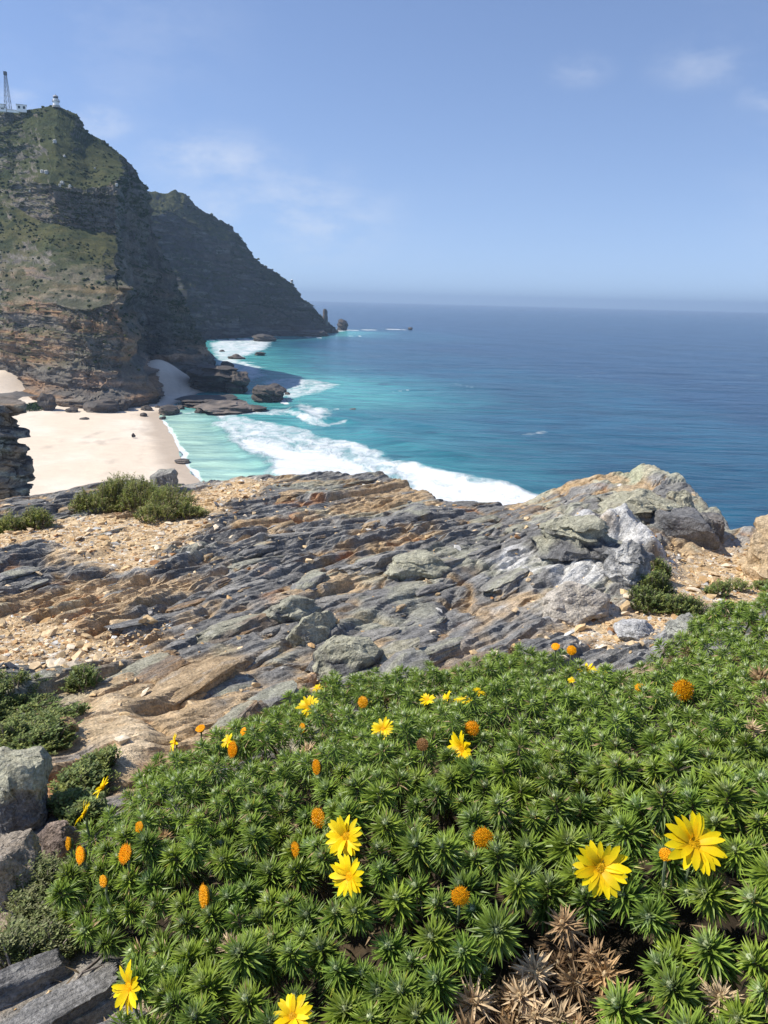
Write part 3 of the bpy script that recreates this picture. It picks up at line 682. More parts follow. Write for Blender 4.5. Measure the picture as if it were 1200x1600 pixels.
for a in (
    (338, 607, 84, 34, 'large dark rock block standing in the surf at the foot of the cliff', 1, 1.6, dict(src=ICO4, block=0.6, layer=0.12, flat=0.5)),
    (368, 612, 46, 30, 'dark squared rock on the seaward edge of the surf platform', 2, 1.4, dict(src=ICO4, block=0.6, flat=0.5)),
    (418, 625, 60, 22, 'separate dark rock island lying in white foam right of the platform', 3, 1.3, dict(src=ICO4, block=0.3, flat=0.5)),
    (436, 612, 22, 8, 'small low rock behind the dark rock island', 4, 1.2, dict()),
    (330, 630, 74, 10, 'low wide rock shelf between the dark block and the sand', 5, 2.0, dict(src=ICO4, flat=0.6)),
    (352, 642, 76, 11, 'brown sunlit rock shelf at the front edge of the surf', 6, 1.5, dict(src=ICO4, warm=0.7, flat=0.6)),
    (397, 641, 36, 7, 'low flat rock at the right end of the brown shelf', 7, 1.4, dict(flat=0.5)),
    (303, 630, 26, 8, 'low dark rock between the dune and the surf platform', 8, 1.4, dict()),
    (312, 646, 16, 6, 'small rock beside the brown shelf at the tide line', 9, 1.2, dict()),
    (262, 647, 32, 11, 'dark rock lying on the sand at the tide line', 10, 1.3, dict(flat=0.3)),
    (281, 640, 14, 6, 'small rock just behind the tide line rock', 11, 1.2, dict()),
    (254, 655, 10, 4, 'smallest rock at the corner of the tide line', 12, 1.2, dict()),
    (356, 575, 18, 9, 'rounded rock at the cliff end of the surf platform', 13, 1.2, dict()),
    (369, 561, 26, 6, 'low rock awash beyond the surf platform', 14, 1.0, dict()),
    (406, 555, 16, 5, 'small rock awash at the outer edge of the white water', 15, 1.0, dict()),
    (326, 561, 18, 8, 'rock at the water line under the near cliff corner', 16, 1.2, dict()),
    (347, 550, 8, 3, 'tiny rock in the white water below the far cliff', 17, 1.0, dict()),
    (413, 533, 32, 9, 'low rock with a white breaker at the foot of the far headland', 18, 1.0, dict()),
    (449, 616, 9, 3, 'tiny rock in the foam right of the rock island', 19, 1.0, dict()),
    (534, 516.5, 17, 14, 'pointed rock islet standing off the end of the headland', 20, 1.0, dict(src=ICO4, tilt=0.3)),
    (641, 515, 7, 3, 'tiny far rock awash in the outermost line of foam', 21, 1.0, dict()),
    (486, 525, 50, 8, 'low dark rock ledge at the foot of the headland point', 22, 0.8, dict()),
    (552, 641, 12, 3, 'dark reef rock showing in the turquoise water beside the small breaker', 23, 1.2, dict()),
):
    shore_rock(*a[:5], a[5], a[6], group=G1, **a[7])
G2 = 'boulders on the sand at the cliff foot'
for px, py, wp, hp, lab, sd_ in (
    (76, 640, 26, 20, 'upright dark boulder at the left foot of the beach cliff', 41),
    (158, 642, 50, 15, 'long dark boulder heap at the foot of the beach cliff', 42),
    (188, 640, 30, 14, 'dark boulder at the right foot of the beach cliff', 43),
    (112, 643, 20, 5, 'low boulder between the upright boulder and the long heap', 44),
    (229, 641, 18, 6, 'small dark boulder at the mouth of the sandy recess', 45),
    (224, 650, 10, 4, 'small stone lying on the sand below the sandy recess', 46),
    (132, 655, 14, 3, 'flat stone half buried in the shaded sand', 47),
    (246, 637, 8, 3, 'tiny stone on the dune near the tide line rock', 48),
):
    p = at_z(px, py, 1.5); shore_rock(px, py, wp, hp, lab, sd_, 1.0, base=float(beach_z(p[0], p[1])), group=G2, name='beach_boulder', flat=0.3, sink=0.5)
shore_rock(208, 682, 6, 4, 'leaning grey rock stub alone in the middle of the sand', 51, 1.0, base=1.6, name='sand_rock', tilt=0.6, sink=0.3)
shore_rock(283, 722, 22, 4, 'flat brown rock slab at the edge of the wash', 52, 1.2, base=0.3, name='sand_rock', warm=1.0, flat=0.4, sink=0.3)
# stack on the point
p = at_r(508, 504, foot_r(505, 521) - 4)
o = obj('sea_stack', rock_mesh('sea_stack', 61, (11, 11, 34), ICO4, layer=0.12, block=0.5, rough=0.3, cols=((0.12, 0.105, 0.095), (0.19, 0.155, 0.125))), loc=(p[0], p[1], p[2] - 6))
tag(o, 'thin rock pinnacle standing on the slope of the point', 'rock')
# green plants on the sand slope at the left
def blob_leaves(n, centre, rad, leaf, seed, cols, squash=1.0):
    R = np.random.default_rng(seed)
    d = R.normal(size=(n, 3)); d /= np.linalg.norm(d, axis=1, keepdims=True)
    q = d * (R.random((n, 1)) ** 0.35) * np.array(rad); q[:, 2] = np.abs(q[:, 2])
    a = R.normal(size=(n, 3)); a /= np.linalg.norm(a, axis=1, keepdims=True); b = np.cross(a, R.normal(size=(n, 3))); b /= np.linalg.norm(b, axis=1, keepdims=True)
    s = leaf * (0.6 + 0.8 * R.random((n, 1)))
    V = np.stack([q - a * s, q + b * s * 0.5, q + a * s, q - b * s * 0.5], 1) + np.array(centre)
    C = np.asarray(cols)[R.integers(0, len(cols), n)] * (0.75 + 0.5 * R.random((n, 1)))
    return V.reshape(-1, 3), np.arange(4 * n).reshape(n, 4), np.repeat(C, 4, 0)
p = at_z(42, 634, 5.0)
b_ = MB(); b_.add(*blob_leaves(2600, (0, 0, 0), (8, 15, 3.2), 0.5, 5, [(0.05, 0.085, 0.03), (0.035, 0.06, 0.025), (0.07, 0.1, 0.035)]))
o = obj('dune_shrub', b_.mesh('dune_shrub', M_FAR), loc=(p[0], p[1] + 8, float(beach_z(p[0], p[1])) - 0.6)); tag(o, 'dark green shrub patch on the sand slope at the left of the beach', 'shrub')

# ---- rock wall at the left, some 45 m out -----------------------------------------------
def near_cliff():
    # plan of the wall, corner seen against the sand
    zt, zb = -6.1, -60.0
    corner = at_r(50, 690, 46.0) - np.array([2.6, 0, 0])
    plan = np.array([[-46, 40.0], [-34, 41.5], [-26, 42.5], [corner[0] - 3.2, 44.0], [corner[0] - 0.5, 44.6], [corner[0], 46.0], [corner[0] - 0.6, 47.2], [corner[0] - 5, 50], [corner[0] - 14, 56], [corner[0] - 26, 62]])
    dd = np.concatenate([[0], np.cumsum(np.linalg.norm(np.diff(plan, axis=0), axis=1))])
    s = np.concatenate([np.linspace(0, dd[3], 70)[:-1], np.linspace(dd[3], dd[6], 130)[:-1], np.linspace(dd[6], dd[-1], 40)])
    X = np.interp(s, dd, plan[:, 0]); Y = np.interp(s, dd, plan[:, 1])
    z = np.concatenate([np.linspace(-60, -14, 30)[:-1], np.linspace(-14, zt, 130)])
    tn = np.gradient(np.stack([X, Y], -1), axis=0); tn /= np.linalg.norm(tn, axis=1, keepdims=True)
    on = np.stack([tn[:, 1], -tn[:, 0]], -1)
    S, Z = np.meshgrid(s, z, indexing='ij')
    zz = Z + 0.06 * S + 0.25 * fbm(S / 4, Z / 4, 2, 3)
    lay = h2(np.floor(zz / 0.42 + 0.3 * vn(S / 3, Z, 5)).astype(np.int64), np.zeros(S.shape, np.int64), 71)
    D = (lay - 0.5) * 0.75 + 0.8 * fbm(S / 5, Z / 3.5, 3, 6) + 0.006 * (zt - Z) ** 1.25
    a1, a2, ah, _, _ = worley(S / 1.5, zz / 0.5, 72); D += (ah - 0.5) * 0.55 - 0.15 * ss(a2 - a1, 0.15, 0.03)
    a1, a2, ah, _, _ = worley(S / 0.5, zz / 0.16, 73); D += (ah - 0.5) * 0.16
    P = np.stack([X[:, None] + on[:, :1] * D, Y[:, None] + on[:, 1:] * D, Z + CAMZ], -1)
    # cap running back from the edge
    cap = []
    for k, t in enumerate((0.02, 0.15, 0.35, 0.6, 1.0)):
        q = P[:, -1].copy(); q[:, :2] -= on * t * 14; q[:, 2] += -0.9 * t + 0.35 * fbm(q[:, 0] / 2, q[:, 1] / 2, 3, 8) * (t > 0.1) - 2.5 * t * (s > dd[5]); cap.append(q)
    P = np.concatenate([P, np.stack(cap, 1)], 1)
    x, zz2 = P[..., 0], P[..., 2]
    c = np.zeros(P.shape) + (0.145, 0.135, 0.125)
    c = cmix(c, (0.27, 0.19, 0.12), ss(fbm(x / 2.5 + P[..., 1] / 2.5, zz2 / 1.0, 4, 41), 0.0, 0.5) * 0.8)
    c = cmix(c, (0.30, 0.30, 0.24), ss(fbm(x / 1.2, zz2 / 0.4 + P[..., 1], 3, 43), 0.2, 0.5) * 0.6)
    c = cmix(c, (0.07, 0.065, 0.06), ss(fbm(x / 1.5 + P[..., 1], zz2 / 2, 3, 45), 0.2, 0.5) * 0.6)
    m = mat_vcol('bluff_rock', 0.92, (9, 2), 0.4, 8, 0.7, 0.08, 0.15)
    o = obj('rock_bluff', mesh('rock_bluff', P.reshape(-1, 3), grid_faces(*P.shape[:2]), c.reshape(-1, 3), m, False))
    tag(o, 'dark bedded rock bluff with ragged edge at the left of the beach', 'cliff', kind='structure')
near_cliff()

# ---- buildings on the ridge -----------------------------------------------------------------
def ground_on(P, x, y):
    d = (P[..., 0] - x) ** 2 + (P[..., 1] - y) ** 2; i = np.argsort(d.ravel())[:4]; return float(P.reshape(-1, 3)[i, 2].mean())
def lighthouse():
    q = at_r(87.5, 160, 694); z = ground_on(PA, q[0], q[1]); top = at_r(87.5, 146.5, 694)[2]; z = min(z, q[2] + 0.6) - 0.4
    H = top - z; e = empty('lighthouse', (q[0], q[1], z)); tag(e, 'small white lighthouse with round lantern on the headland summit', 'lighthouse')
    k = H / 8.6
    def pt(n, prof, mat, nn=24):
        b = MB(); b.lathe(np.array(prof) * k, nn); obj(n, b.mesh(n, mat, False), e)
    pt('plinth', [(0, 0), (2.6, 0), (2.6, 1.2), (2.3, 1.3), (0, 1.3)], M_WALLSTONE)
    pt('tower', [(0, 1.28), (2.1, 1.3), (1.95, 3.6), (0, 3.62)], M_WHITE)
    pt('gallery', [(0, 3.55), (2.6, 3.6), (2.6, 3.85), (0, 3.9)], M_ROOF)
    b = MB(); b.lathe(np.array([(2.5, 4.7), (2.55, 4.75), (2.5, 4.8)]) * k, 24)
    for i in range(12):
        a = i * math.pi / 6; b.tube(np.array([[2.5 * math.cos(a), 2.5 * math.sin(a), 3.85], [2.5 * math.cos(a), 2.5 * math.sin(a), 4.8]]) * k, 0.05 * k, 4)
    obj('railing', b.mesh('railing', M_DARK), e)
    pt('lantern_wall', [(0, 3.85), (1.9, 3.9), (1.9, 5.4), (0, 5.42)], M_WHITE)
    pt('lantern', [(0, 5.4), (1.6, 5.42), (1.6, 6.6), (0, 6.62)], M_PANE, 12)
    pt('dome', [(1.85, 6.55), (1.8, 6.7), (1.5, 7.2), (0.9, 7.6), (0.2, 7.8), (0, 7.8)], M_ROOF)
    pt('finial', [(0, 7.7), (0.22, 7.8), (0.25, 8.05), (0.08, 8.2), (0.05, 8.6), (0, 8.6)], M_DARK, 8)
lighthouse()
def far_light():
    r = float(np.hypot(*PB[np.argmin(np.abs(to_px(PB[:, -29])[0] - 457)), -29, :2]))
    i = np.argmin(np.abs(to_px(PB[:, -29])[0] - 456)); q = PB[i, -29]
    e = empty('far_lighthouse', (q[0], q[1], q[2] - 1.5)); tag(e, 'tiny white light tower on the slope of the far headland', 'lighthouse')
    for n, prof, m in (('plinth', [(0, 0), (4.6, 0), (4.2, 4.5), (0, 4.6)], M_WALLSTONE), ('tower', [(0, 4.4), (2.7, 4.5), (2.5, 8.5), (0, 8.6)], M_WHITE),
                       ('gallery', [(0, 8.4), (3.1, 8.5), (3.1, 8.9), (0, 9)], M_WHITE), ('lantern', [(0, 8.9), (1.9, 9), (1.9, 11), (0, 11)], M_PANE),
                       ('dome', [(2.1, 10.9), (1.9, 11.5), (1.0, 12.2), (0, 12.4)], M_WHITE)):
        b = MB(); b.lathe(prof, 16); obj(n, b.mesh(n, m), e)
far_light()
def mast():
    q = at_r(12.5, 168, 700); z = min(ground_on(PA, q[0], q[1]), q[2] + 1) - 0.5; top = at_r(11, 112, 700)[2]; H = top - z
    e = empty('radio_mast', (q[0], q[1], z)); tag(e, 'tall tapering lattice radio mast on the ridge left of the lighthouse', 'mast')
    hw = lambda t: lerp(2.6, 0.55, t)
    for a, b in ((-1, -1), (1, -1), (1, 1), (-1, 1)):
        m = MB(); m.tube([[a * hw(t), b * hw(t), t * H] for t in np.linspace(0, 1, 8)], 0.13, 5); obj('leg', m.mesh('leg', M_DARK), e)
    ts = [0, .12, .24, .35, .46, .56, .65, .73, .8, .87, .93, 1.0]
    for t0, t1 in zip(ts[:-1], ts[1:]):
        m = MB()
        for i in range(4):
            c = [(-1, -1), (1, -1), (1, 1), (-1, 1)]; A = c[i]; B = c[(i + 1) % 4]
            m.tube([[A[0] * hw(t0), A[1] * hw(t0), t0 * H], [B[0] * hw(t1), B[1] * hw(t1), t1 * H]], 0.065, 4)
            m.tube([[B[0] * hw(t0), B[1] * hw(t0), t0 * H], [A[0] * hw(t1), A[1] * hw(t1), t1 * H]], 0.065, 4)
            m.tube([[A[0] * hw(t1), A[1] * hw(t1), t1 * H], [B[0] * hw(t1), B[1] * hw(t1), t1 * H]], 0.065, 4)
        obj('brace', m.mesh('brace', M_DARK), e)
    m = MB(); m.box((0, 0, H - 1.2), (1.9, 1.9, 2.2)); obj('antenna_box', m.mesh('antenna_box', M_DARK), e)
mast()
def house(px, py, r, W, Dp, Hh, label, nwin, roof='flat'):
    q = at_r(px, py, r); e = empty('ridge_building', q); e.rotation_euler = (0, 0, -math.atan2(q[0], q[1])); tag(e, label, 'building')
    m = MB(); m.box((0, 0, Hh / 2 - 0.5), (W, Dp, Hh + 1)); obj('wall', m.mesh('wall', M_WHITE), e)
    m = MB(); m.box((0, 0, Hh + 0.18), (W + 0.6, Dp + 0.6, 0.32)); obj('roof', m.mesh('roof', M_ROOF if roof == 'flat' else M_WALLSTONE), e)
    for i in range(nwin):
        x = (i + 0.5) / nwin * W - W / 2
        m = MB(); m.box((x, -Dp / 2 - 0.02, Hh * 0.55), (W / nwin * 0.45, 0.12, Hh * 0.5)); wo = obj('window', m.mesh('window', M_PANE), e)
house(34, 173.5, 697, 6.6, 5, 3.6, 'white cabin with dark windows between mast and lighthouse', 2)
house(4, 172.5, 697, 4.5, 4, 1.3, 'low white hut at the left end of the ridge', 1)
house(20, 173.5, 696, 8, 1.0, 0.5, 'long low white terrace wall in front of the ridge huts', 0, 'stone')
house(2, 168, 706, 6, 4, 1.8, 'tan hut behind the mast at the left edge of the photo', 0, 'stone')
i = np.argmin(np.abs(to_px(PB[:, -29])[0] - 231)); q = PB[i, -29]
e = empty('lookout_hut', q); tag(e, 'tiny pale stone lookout hut on the crest of the far headland', 'hut')
m = MB(); m.box((0, 0, 0.6), (4.5, 4, 3.4)); obj('wall', m.mesh('wall', M_WALLSTONE), e)
m = MB(); m.box((0, 0, 2.45), (5.2, 4.6, 0.3)); obj('roof', m.mesh('roof', M_ROOF), e)
# pale boulders on the headland slope
BLAB = ['largest pale boulder on the headland slope above the dark cliff band', 'pale boulder high on the slope below the lighthouse', 'pale boulder on the top edge of the dark cliff band', 'pale boulder just left of the largest pale boulder',
        'pale boulder at the right end of the group above the dark cliff band', 'pale boulder near the right skyline of the headland', 'small pale boulder in the group above the dark cliff band', 'lone small pale boulder in the scrub half way up the headland',
        'small pale boulder at the left end of the dark cliff band', 'smallest pale boulder on the upper right slope of the headland']
for k, (px, py) in enumerate(((70, 270), (88, 222), (100, 285), (64, 268), (112, 291), (182, 288), (95, 292), (103, 243), (45, 300), (150, 262))):
    X_, Y_, Z_ = to_px(PA.reshape(-1, 3)); ok = (np.abs(X_ - px) < 3) & (np.abs(Y_ - py) < 3)
    idx = np.where(ok)[0]
    if len(idx) == 0: continue
    q = PA.reshape(-1, 3)[idx[np.argmin(Z_[idx])]]; s_ = 3.4 - 0.2 * k
    o = obj('slope_boulder', rock_mesh('slope_boulder', 80 + k, (s_, s_, s_), ICO2, cols=((0.36, 0.35, 0.32), (0.46, 0.44, 0.40)), block=0.4), loc=q - np.array([0, 0, 0.5]))
    tag(o, BLAB[k], 'boulder', 'pale boulders on the headland slope')
# ---- haze -----------------------------------------------------------------
m = bpy.data.materials.new('haze'); m.use_nodes = True; t = m.node_tree
for n in list(t.nodes): t.nodes.remove(n)
o_ = t.nodes.new('ShaderNodeOutputMaterial'); v_ = t.nodes.new('ShaderNodeVolumePrincipled')
v_.inputs['Color'].default_value = (0.55, 0.74, 0.98, 1); v_.inputs['Density'].default_value = 0.00009; v_.inputs['Anisotropy'].default_value = 0.2
t.links.new(v_.outputs[0], o_.inputs['Volume'])
b_ = MB(); b_.box((0, 14000, 131), (64000, 32000, 286)); hz = obj('haze', b_.mesh('haze', m)); tag(hz, 'thin sea haze over the bay', 'haze', kind='stuff')
# ================================================================== THE LEDGE UNDERFOOT
def plan(pts):
    """(px, py, z below the camera) -> plan points and heights"""
    a = np.array(pts, float); p = az_(a[:, 0], a[:, 1], a[:, 2]); return p[:, :2], a[:, 2]
GP = [(-250, 1700, -1.15), (0, 1600, -1.16), (100, 1550, -1.16), (0, 1400, -1.2), (120, 1420, -1.18), (100, 1200, -1.3), (0, 1070, -1.38), (200, 1100, -1.38), (400, 1120, -1.40), (600, 1050, -1.42),
      (850, 1000, -1.42), (600, 1600, -1.05), (1100, 1600, -1.0), (1400, 1600, -1.0), (600, 1300, -1.15), (1100, 1200, -1.12), (1150, 1000, -1.28), (1400, 1000, -1.25),
      (0, 900, -1.52), (-250, 900, -1.55), (300, 900, -1.49), (500, 950, -1.44), (600, 870, -1.43), (800, 900, -1.42), (930, 880, -1.36), (1000, 970, -1.46), (1080, 900, -1.52), (1150, 860, -1.56), (1300, 870, -1.5),
      (0, 800, -1.62), (150, 780, -1.62), (300, 765, -1.61), (400, 752, -1.58), (500, 744, -1.55), (600, 750, -1.52), (690, 782, -1.52), (780, 800, -1.50), (850, 790, -1.47), (900, 775, -1.40), (960, 765, -1.30), (1040, 768, -1.30), (-200, 800, -1.65)]
_gp, _gz = plan(GP)
base_z = rbf(np.concatenate([_gp, [[0, -1.5], [-2, -1.0], [2, -1.0]]]), np.concatenate([_gz, [-1.35, -1.35, -1.3]]))
# the brink: how far the ledge reaches in each direction
BR = [(-420, 800, -1.68), (-100, 790, -1.66), (0, 778, -1.64), (60, 768, -1.63), (140, 748, -1.61), (200, 744, -1.61), (290, 752, -1.61), (340, 750, -1.60), (400, 742, -1.58), (450, 742, -1.56), (490, 737, -1.54), (540, 739, -1.53), (600, 742, -1.52),
      (640, 752, -1.51), (688, 778, -1.52), (740, 780, -1.51), (800, 782, -1.49), (850, 774, -1.46), (900, 756, -1.40), (930, 742, -1.34), (985, 735, -1.28), (1030, 742, -1.28), (1080, 762, -1.31), (1096, 788, -1.38), (1112, 812, -1.46), (1130, 832, -1.52), (1142, 848, -1.58), (1180, 850, -1.58), (1300, 850, -1.58), (1500, 850, -1.6)]
_bp, _bz = plan(BR)
_ba = np.arctan2(_bp[:, 0], _bp[:, 1]); _br = np.hypot(_bp[:, 0], _bp[:, 1])
def brink(az): return np.interp(az, _ba, _br)
def gpoly(pts, z):
    a = np.array(pts, float); return az_(a[:, 0], a[:, 1], z)[:, :2]
GRAVEL = [gpoly([(-150, 835), (60, 822), (120, 795), (230, 800), (300, 760), (350, 748), (430, 752), (400, 775), (330, 800), (318, 830), (290, 862), (235, 905), (190, 895), (110, 862), (40, 850), (-150, 900)], -1.58),
          gpoly([(-150, 950), (0, 962), (90, 975), (150, 1000), (240, 985), (190, 1030), (120, 1050), (-20, 1062), (-150, 1060)], -1.45),
          gpoly([(880, 1030), (935, 985), (985, 950), (1040, 930), (1028, 890), (1050, 858), (1130, 852), (1190, 840), (1350, 850), (1350, 940), (1100, 960), (1050, 1000), (1030, 1045), (930, 1050)], -1.49)]
TAN = [gpoly([(60, 1150), (140, 1085), (185, 1090), (222, 1150), (245, 1180), (205, 1215), (150, 1200)], -1.33), gpoly([(60, 860), (160, 848), (170, 866), (90, 880)], -1.56)]
OUT = [(190, 1620, -0.98), (205, 1540, -0.99), (215, 1480, -1.0), (160, 1430, -1.02), (95, 1390, -1.03), (78, 1335, -1.05), (100, 1290, -1.07), (150, 1235, -1.08), (210, 1192, -1.10), (280, 1152, -1.12), (360, 1126, -1.14), (430, 1092, -1.16),
       (480, 1062, -1.17), (560, 1044, -1.16), (620, 1040, -1.15), (680, 1032, -1.13), (740, 1018, -1.11), (800, 1004, -1.09), (850, 1012, -1.07), (900, 1034, -1.05), (960, 1042, -1.03), (1020, 1022, -1.02), (1040, 985, -1.0), (1080, 942, -0.97), (1130, 920, -0.93), (1200, 908, -0.91), (1320, 900, -0.90)]
OUTP = np.concatenate([plan(OUT)[0], [[1.65, 2.0], [1.7, 0.9], [1.2, 0.32], [0.2, 0.30], [-0.28, 0.36], [-0.40, 0.55]]])
def ledge_height(x, y):
    """rock surface (relative to the camera) and its colour"""
    az = np.arctan2(x, y); r = np.hypot(x, y)
    bk = brink(az) + 0.10 * fbm(az * 9, r * 0, 3, 4) + 0.05 * vn(az * 70, 0 * r, 6)
    over = np.maximum(r - bk, 0)
    rc = np.minimum(r, bk); k = rc / np.maximum(r, 1e-6)
    h = base_z(x * k, y * k)
    near = ss(y, 0.3, 0.9)
    # where loose gravel fills the hollows
    wx = x + 0.16 * fbm(x * 2.2, y * 2.2, 3, 51); wy = y + 0.22 * fbm(x * 2.2, y * 2.2, 3, 52)
    gq = np.max([sdf(p, wx, wy) for p in GRAVEL], axis=0)
    grav = ss(gq, -0.10, 0.12)
    tq = np.max([sdf(p, wx, wy) for p in TAN], axis=0); tan = ss(tq, -0.06, 0.05)
    # bedding: strike runs away to the right, scarps face right and towards the viewer
    kx = x + 0.22 * fbm(x * 0.4, y * 0.4, 2, 61); ky = y + 0.22 * fbm(x * 0.4, y * 0.4, 2, 62)
    a = 0.80 + 0.07 * vn(x * 0.25, y * 0.25, 63)
    s = kx * np.sin(a) + ky * np.cos(a); u = kx * np.cos(a) - ky * np.sin(a)
    knob = ss(x, 0.2, 1.7) * ss(y, 2.4, 3.6) * ss(y, 8.0, 6.0)               # massive knobbly rock at the right
    H = np.zeros(x.shape); scarp = np.zeros(x.shape)
    for lam, amp, sd_ in ((0.78, 0.052, 1), (0.33, 0.025, 2)):
        t = u / lam + 0.8 * fbm(s * 0.16 / lam, u * 0.25 / lam, 2, 70 + sd_)
        kk = np.floor(t); f = t - kk
        am = amp * (0.15 + 0.85 * h2(kk.astype(np.int64), np.zeros(kk.shape, np.int64), 80 + sd_)) * (0.05 + 1.15 * ss(vn(s * 0.30 / lam, kk * 3.7, 90 + sd_), -0.35, 0.6))
        e = 0.84
        H += am * (np.where(f < e, f / e, (1 - f) / (1 - e)) - 0.62) * lerp(1, 0.42, knob)
        scarp = np.maximum(scarp, ss(f, e - 0.04, e + 0.02) * am / 0.1)
    # plates: every cell is one tilted flat slab with straight broken edges
    jx = 0.10 * fbm(x * 3.1, y * 3.1, 2, 95); jy = 0.10 * fbm(x * 3.1, y * 3.1, 2, 96)
    dens = ss(fbm(x * 0.8, y * 0.8, 3, 97), -0.45, 0.35)
    for ls, lu, amp, dip, sd_ in ((0.95, 0.36, 0.030, 1.25, 101), (0.42, 0.155, 0.023, 1.3, 102), (0.165, 0.066, 0.0165, 1.3, 103), (0.075, 0.034, 0.0092, 1.2, 104)):
        f1, f2, idh, ox, oy = worley(s / ls + jx, u / lu + jy, sd_)
        on_ = lerp(0.35, 1.0, dens) if ls < 0.5 else 1.0
        H += amp * on_ * ((idh - 0.5) * 1.5 - dip * oy * (0.35 + 1.0 * (idh * 13 % 1)) + 0.7 * ox * ((idh * 29 % 1) - 0.5)) * lerp(1, 0.75, knob)
        H -= amp * 0.22 * ss(f2 - f1, 0.10, 0.02)
    H += 0.012 * fbm(x * 20, y * 20, 3, 105)
    q1, q2, _, _, _ = worley(s / 0.8 + 0.25 * vn(x * 5, y * 5, 5), u / 0.30 + 0.25 * vn(x * 5, y * 5, 6), 106)
    crack = ss(q2 - q1, 0.13, 0.02); H -= 0.030 * ss(q2 - q1, 0.07, 0.015)
    K = 0.11 * ridge(x * 1.1, y * 0.9, 4, 111) + 0.09 * fbm(x * 2.6, y * 2.0, 4, 112)
    w1, w2, wid, ox, oy = worley(x * 2.1 + 0.3 * fbm(x * 3, y * 3, 2, 9), y * 1.7, 113)
    K += 0.07 * (wid - 0.4) - 0.035 * ss(w2 - w1, 0.14, 0.02) - 0.03 * w1
    K += 0.040 * fbm(x * 7, y * 6, 5, 115)
    k1, k2, kid, _, _ = worley(x * 6.5 + 0.3 * vn(x * 9, y * 9, 3), y * 5.2, 117); K += 0.034 * (kid - 0.5) - 0.022 * ss(k2 - k1, 0.12, 0.02)
    H = lerp(H + 0.05 * fbm(x * 0.9, y * 0.8, 3, 116), K * 0.85 + H * 0.6, knob)
    # the crag at the right end of the brink
    cg = np.exp(-(((x - 2.02) / 0.55) ** 2 + ((y - 6.35) / 0.55) ** 2)); 
    H = H * (1 - 0.45 * cg)
    H += cg * (-0.02 + 0.06 * (wid - 0.4) + 0.04 * ridge(x * 3.2, y * 3.2, 3, 118))
    kb = np.exp(-(((x - 1.42) / 0.42) ** 2 + ((y - 5.05) / 0.42) ** 2)); H += kb * (0.12 + 0.10 * ridge(x * 3.5, y * 3, 3, 119))
    # low outcrops rising through the gravel, gravel surface itself
    peb1, peb2, pid, _, _ = worley(x * 26, y * 26, 121)
    gb = 0.014 * fbm(x * 3, y * 3, 3, 122) + 0.009 * (1 - peb1) * (pid > 0.3) + 0.012 * fbm(x * 14, y * 14, 2, 123)
    rockH = H
    H = lerp(H, gb - 0.02, grav)
    H = lerp(H, H * 0.45 + 0.03, tan)
    fade = ss(y, 1.1, 2.3)
    H = H * lerp(0.35, 1, fade)
    H = H * lerp(1, 0.55, ss(bk - r, 1.3, 0.1) * (1 - cg))
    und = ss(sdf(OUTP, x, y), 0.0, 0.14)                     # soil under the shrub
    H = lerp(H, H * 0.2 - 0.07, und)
    z = h + H
    lowr = ss(rockH, 0.0, -0.06)
    z = z - over * 1.35 - 0.35 * ss(over, 0, 0.5) + ss(over, 0.2, 6) * 1.6 * fbm(x / 3, y / 3, 4, 130)
    # ---- colour
    n1 = fbm(s * 1.6, u * 4.5, 4, 141); n2 = fbm(x * 9, y * 9, 4, 142); n3 = fbm(x * 1.2, y * 1.1, 3, 143); n4 = fbm(x * 30, y * 30, 3, 144)
    c = np.zeros(x.shape + (3,)) + (0.205, 0.199, 0.188)
    c = cmix(c, (0.36, 0.345, 0.315), ss(n1, 0.0, 0.5))
    c = cmix(c, (0.105, 0.104, 0.104), ss(n2, 0.12, 0.5) * 0.7)
    c = cmix(c, (0.33, 0.325, 0.30), ss(n4 + 0.3 * n1, 0.30, 0.55) * 0.6)
    tanm = ss(n3 + 0.55 * n1 + 0.25 * n2 + 0.30 * lowr + 0.18 * ss(x, 0.2, -1.5) - 0.30 * knob, 0.10, 0.42)
    c = cmix(c, (0.53, 0.38, 0.215), tanm * 0.85)
    c = cmix(c, (0.41, 0.275, 0.14), crack * ss(n3 + 0.6 * n2, -0.25, 0.25) * 0.8)
    c = cmix(c, (0.40, 0.235, 0.10), ss(scarp, 0.35, 0.9) * ss(n3 + n2, -0.15, 0.3) * 0.75)
    c = cmix(c, (0.38, 0.185, 0.075), ss(fbm(x * 3.3, y * 3.3, 4, 147) + 0.3 * n1 + 0.2 * lowr, 0.50, 0.72) * 0.8)
    lich = ss(fbm(x * 1.9, y * 1.9, 4, 148) + 0.35 * n2 + 2.2 * (rockH) - 0.12 + 0.12 * knob + 0.25 * cg, 0.18, 0.46) * lerp(0.65, 0.95, knob)
    c = cmix(c, (0.46, 0.45, 0.335), lich * 0.85)
    c = cmix(c, (0.44, 0.445, 0.31), ss(fbm(x * 3.1, y * 3.1, 3, 149) + 0.3 * n2, 0.42, 0.6) * lich * ss(x, 0.5, 1.5))
    wz = np.exp(-(((x - 1.25) / 0.75) ** 2 + ((y - 4.2) / 1.0) ** 2))
    c = cmix(c, (0.62, 0.61, 0.585), ss(fbm(s * 3.2, u * 7, 5, 150) + 0.9 * wz - 0.30, 0.15, 0.5) * 0.85 * ss(wz, 0.1, 0.5))
    c = cmix(c, (0.26, 0.26, 0.255), ss(y, 4.2, 3.2) * ss(x, -0.1, 0.4) * 0.6 * (1 - wz))
    cs = cmix(np.zeros(c.shape) + (0.60, 0.455, 0.28), (0.70, 0.56, 0.38), ss(n2, -0.3, 0.4)); cs = cmix(cs, (0.36, 0.22, 0.105), ss(n4, 0.15, 0.5) * 0.5)
    c = cmix(c, cs, 0) * (1 - tan[..., None]) + cs * tan[..., None]
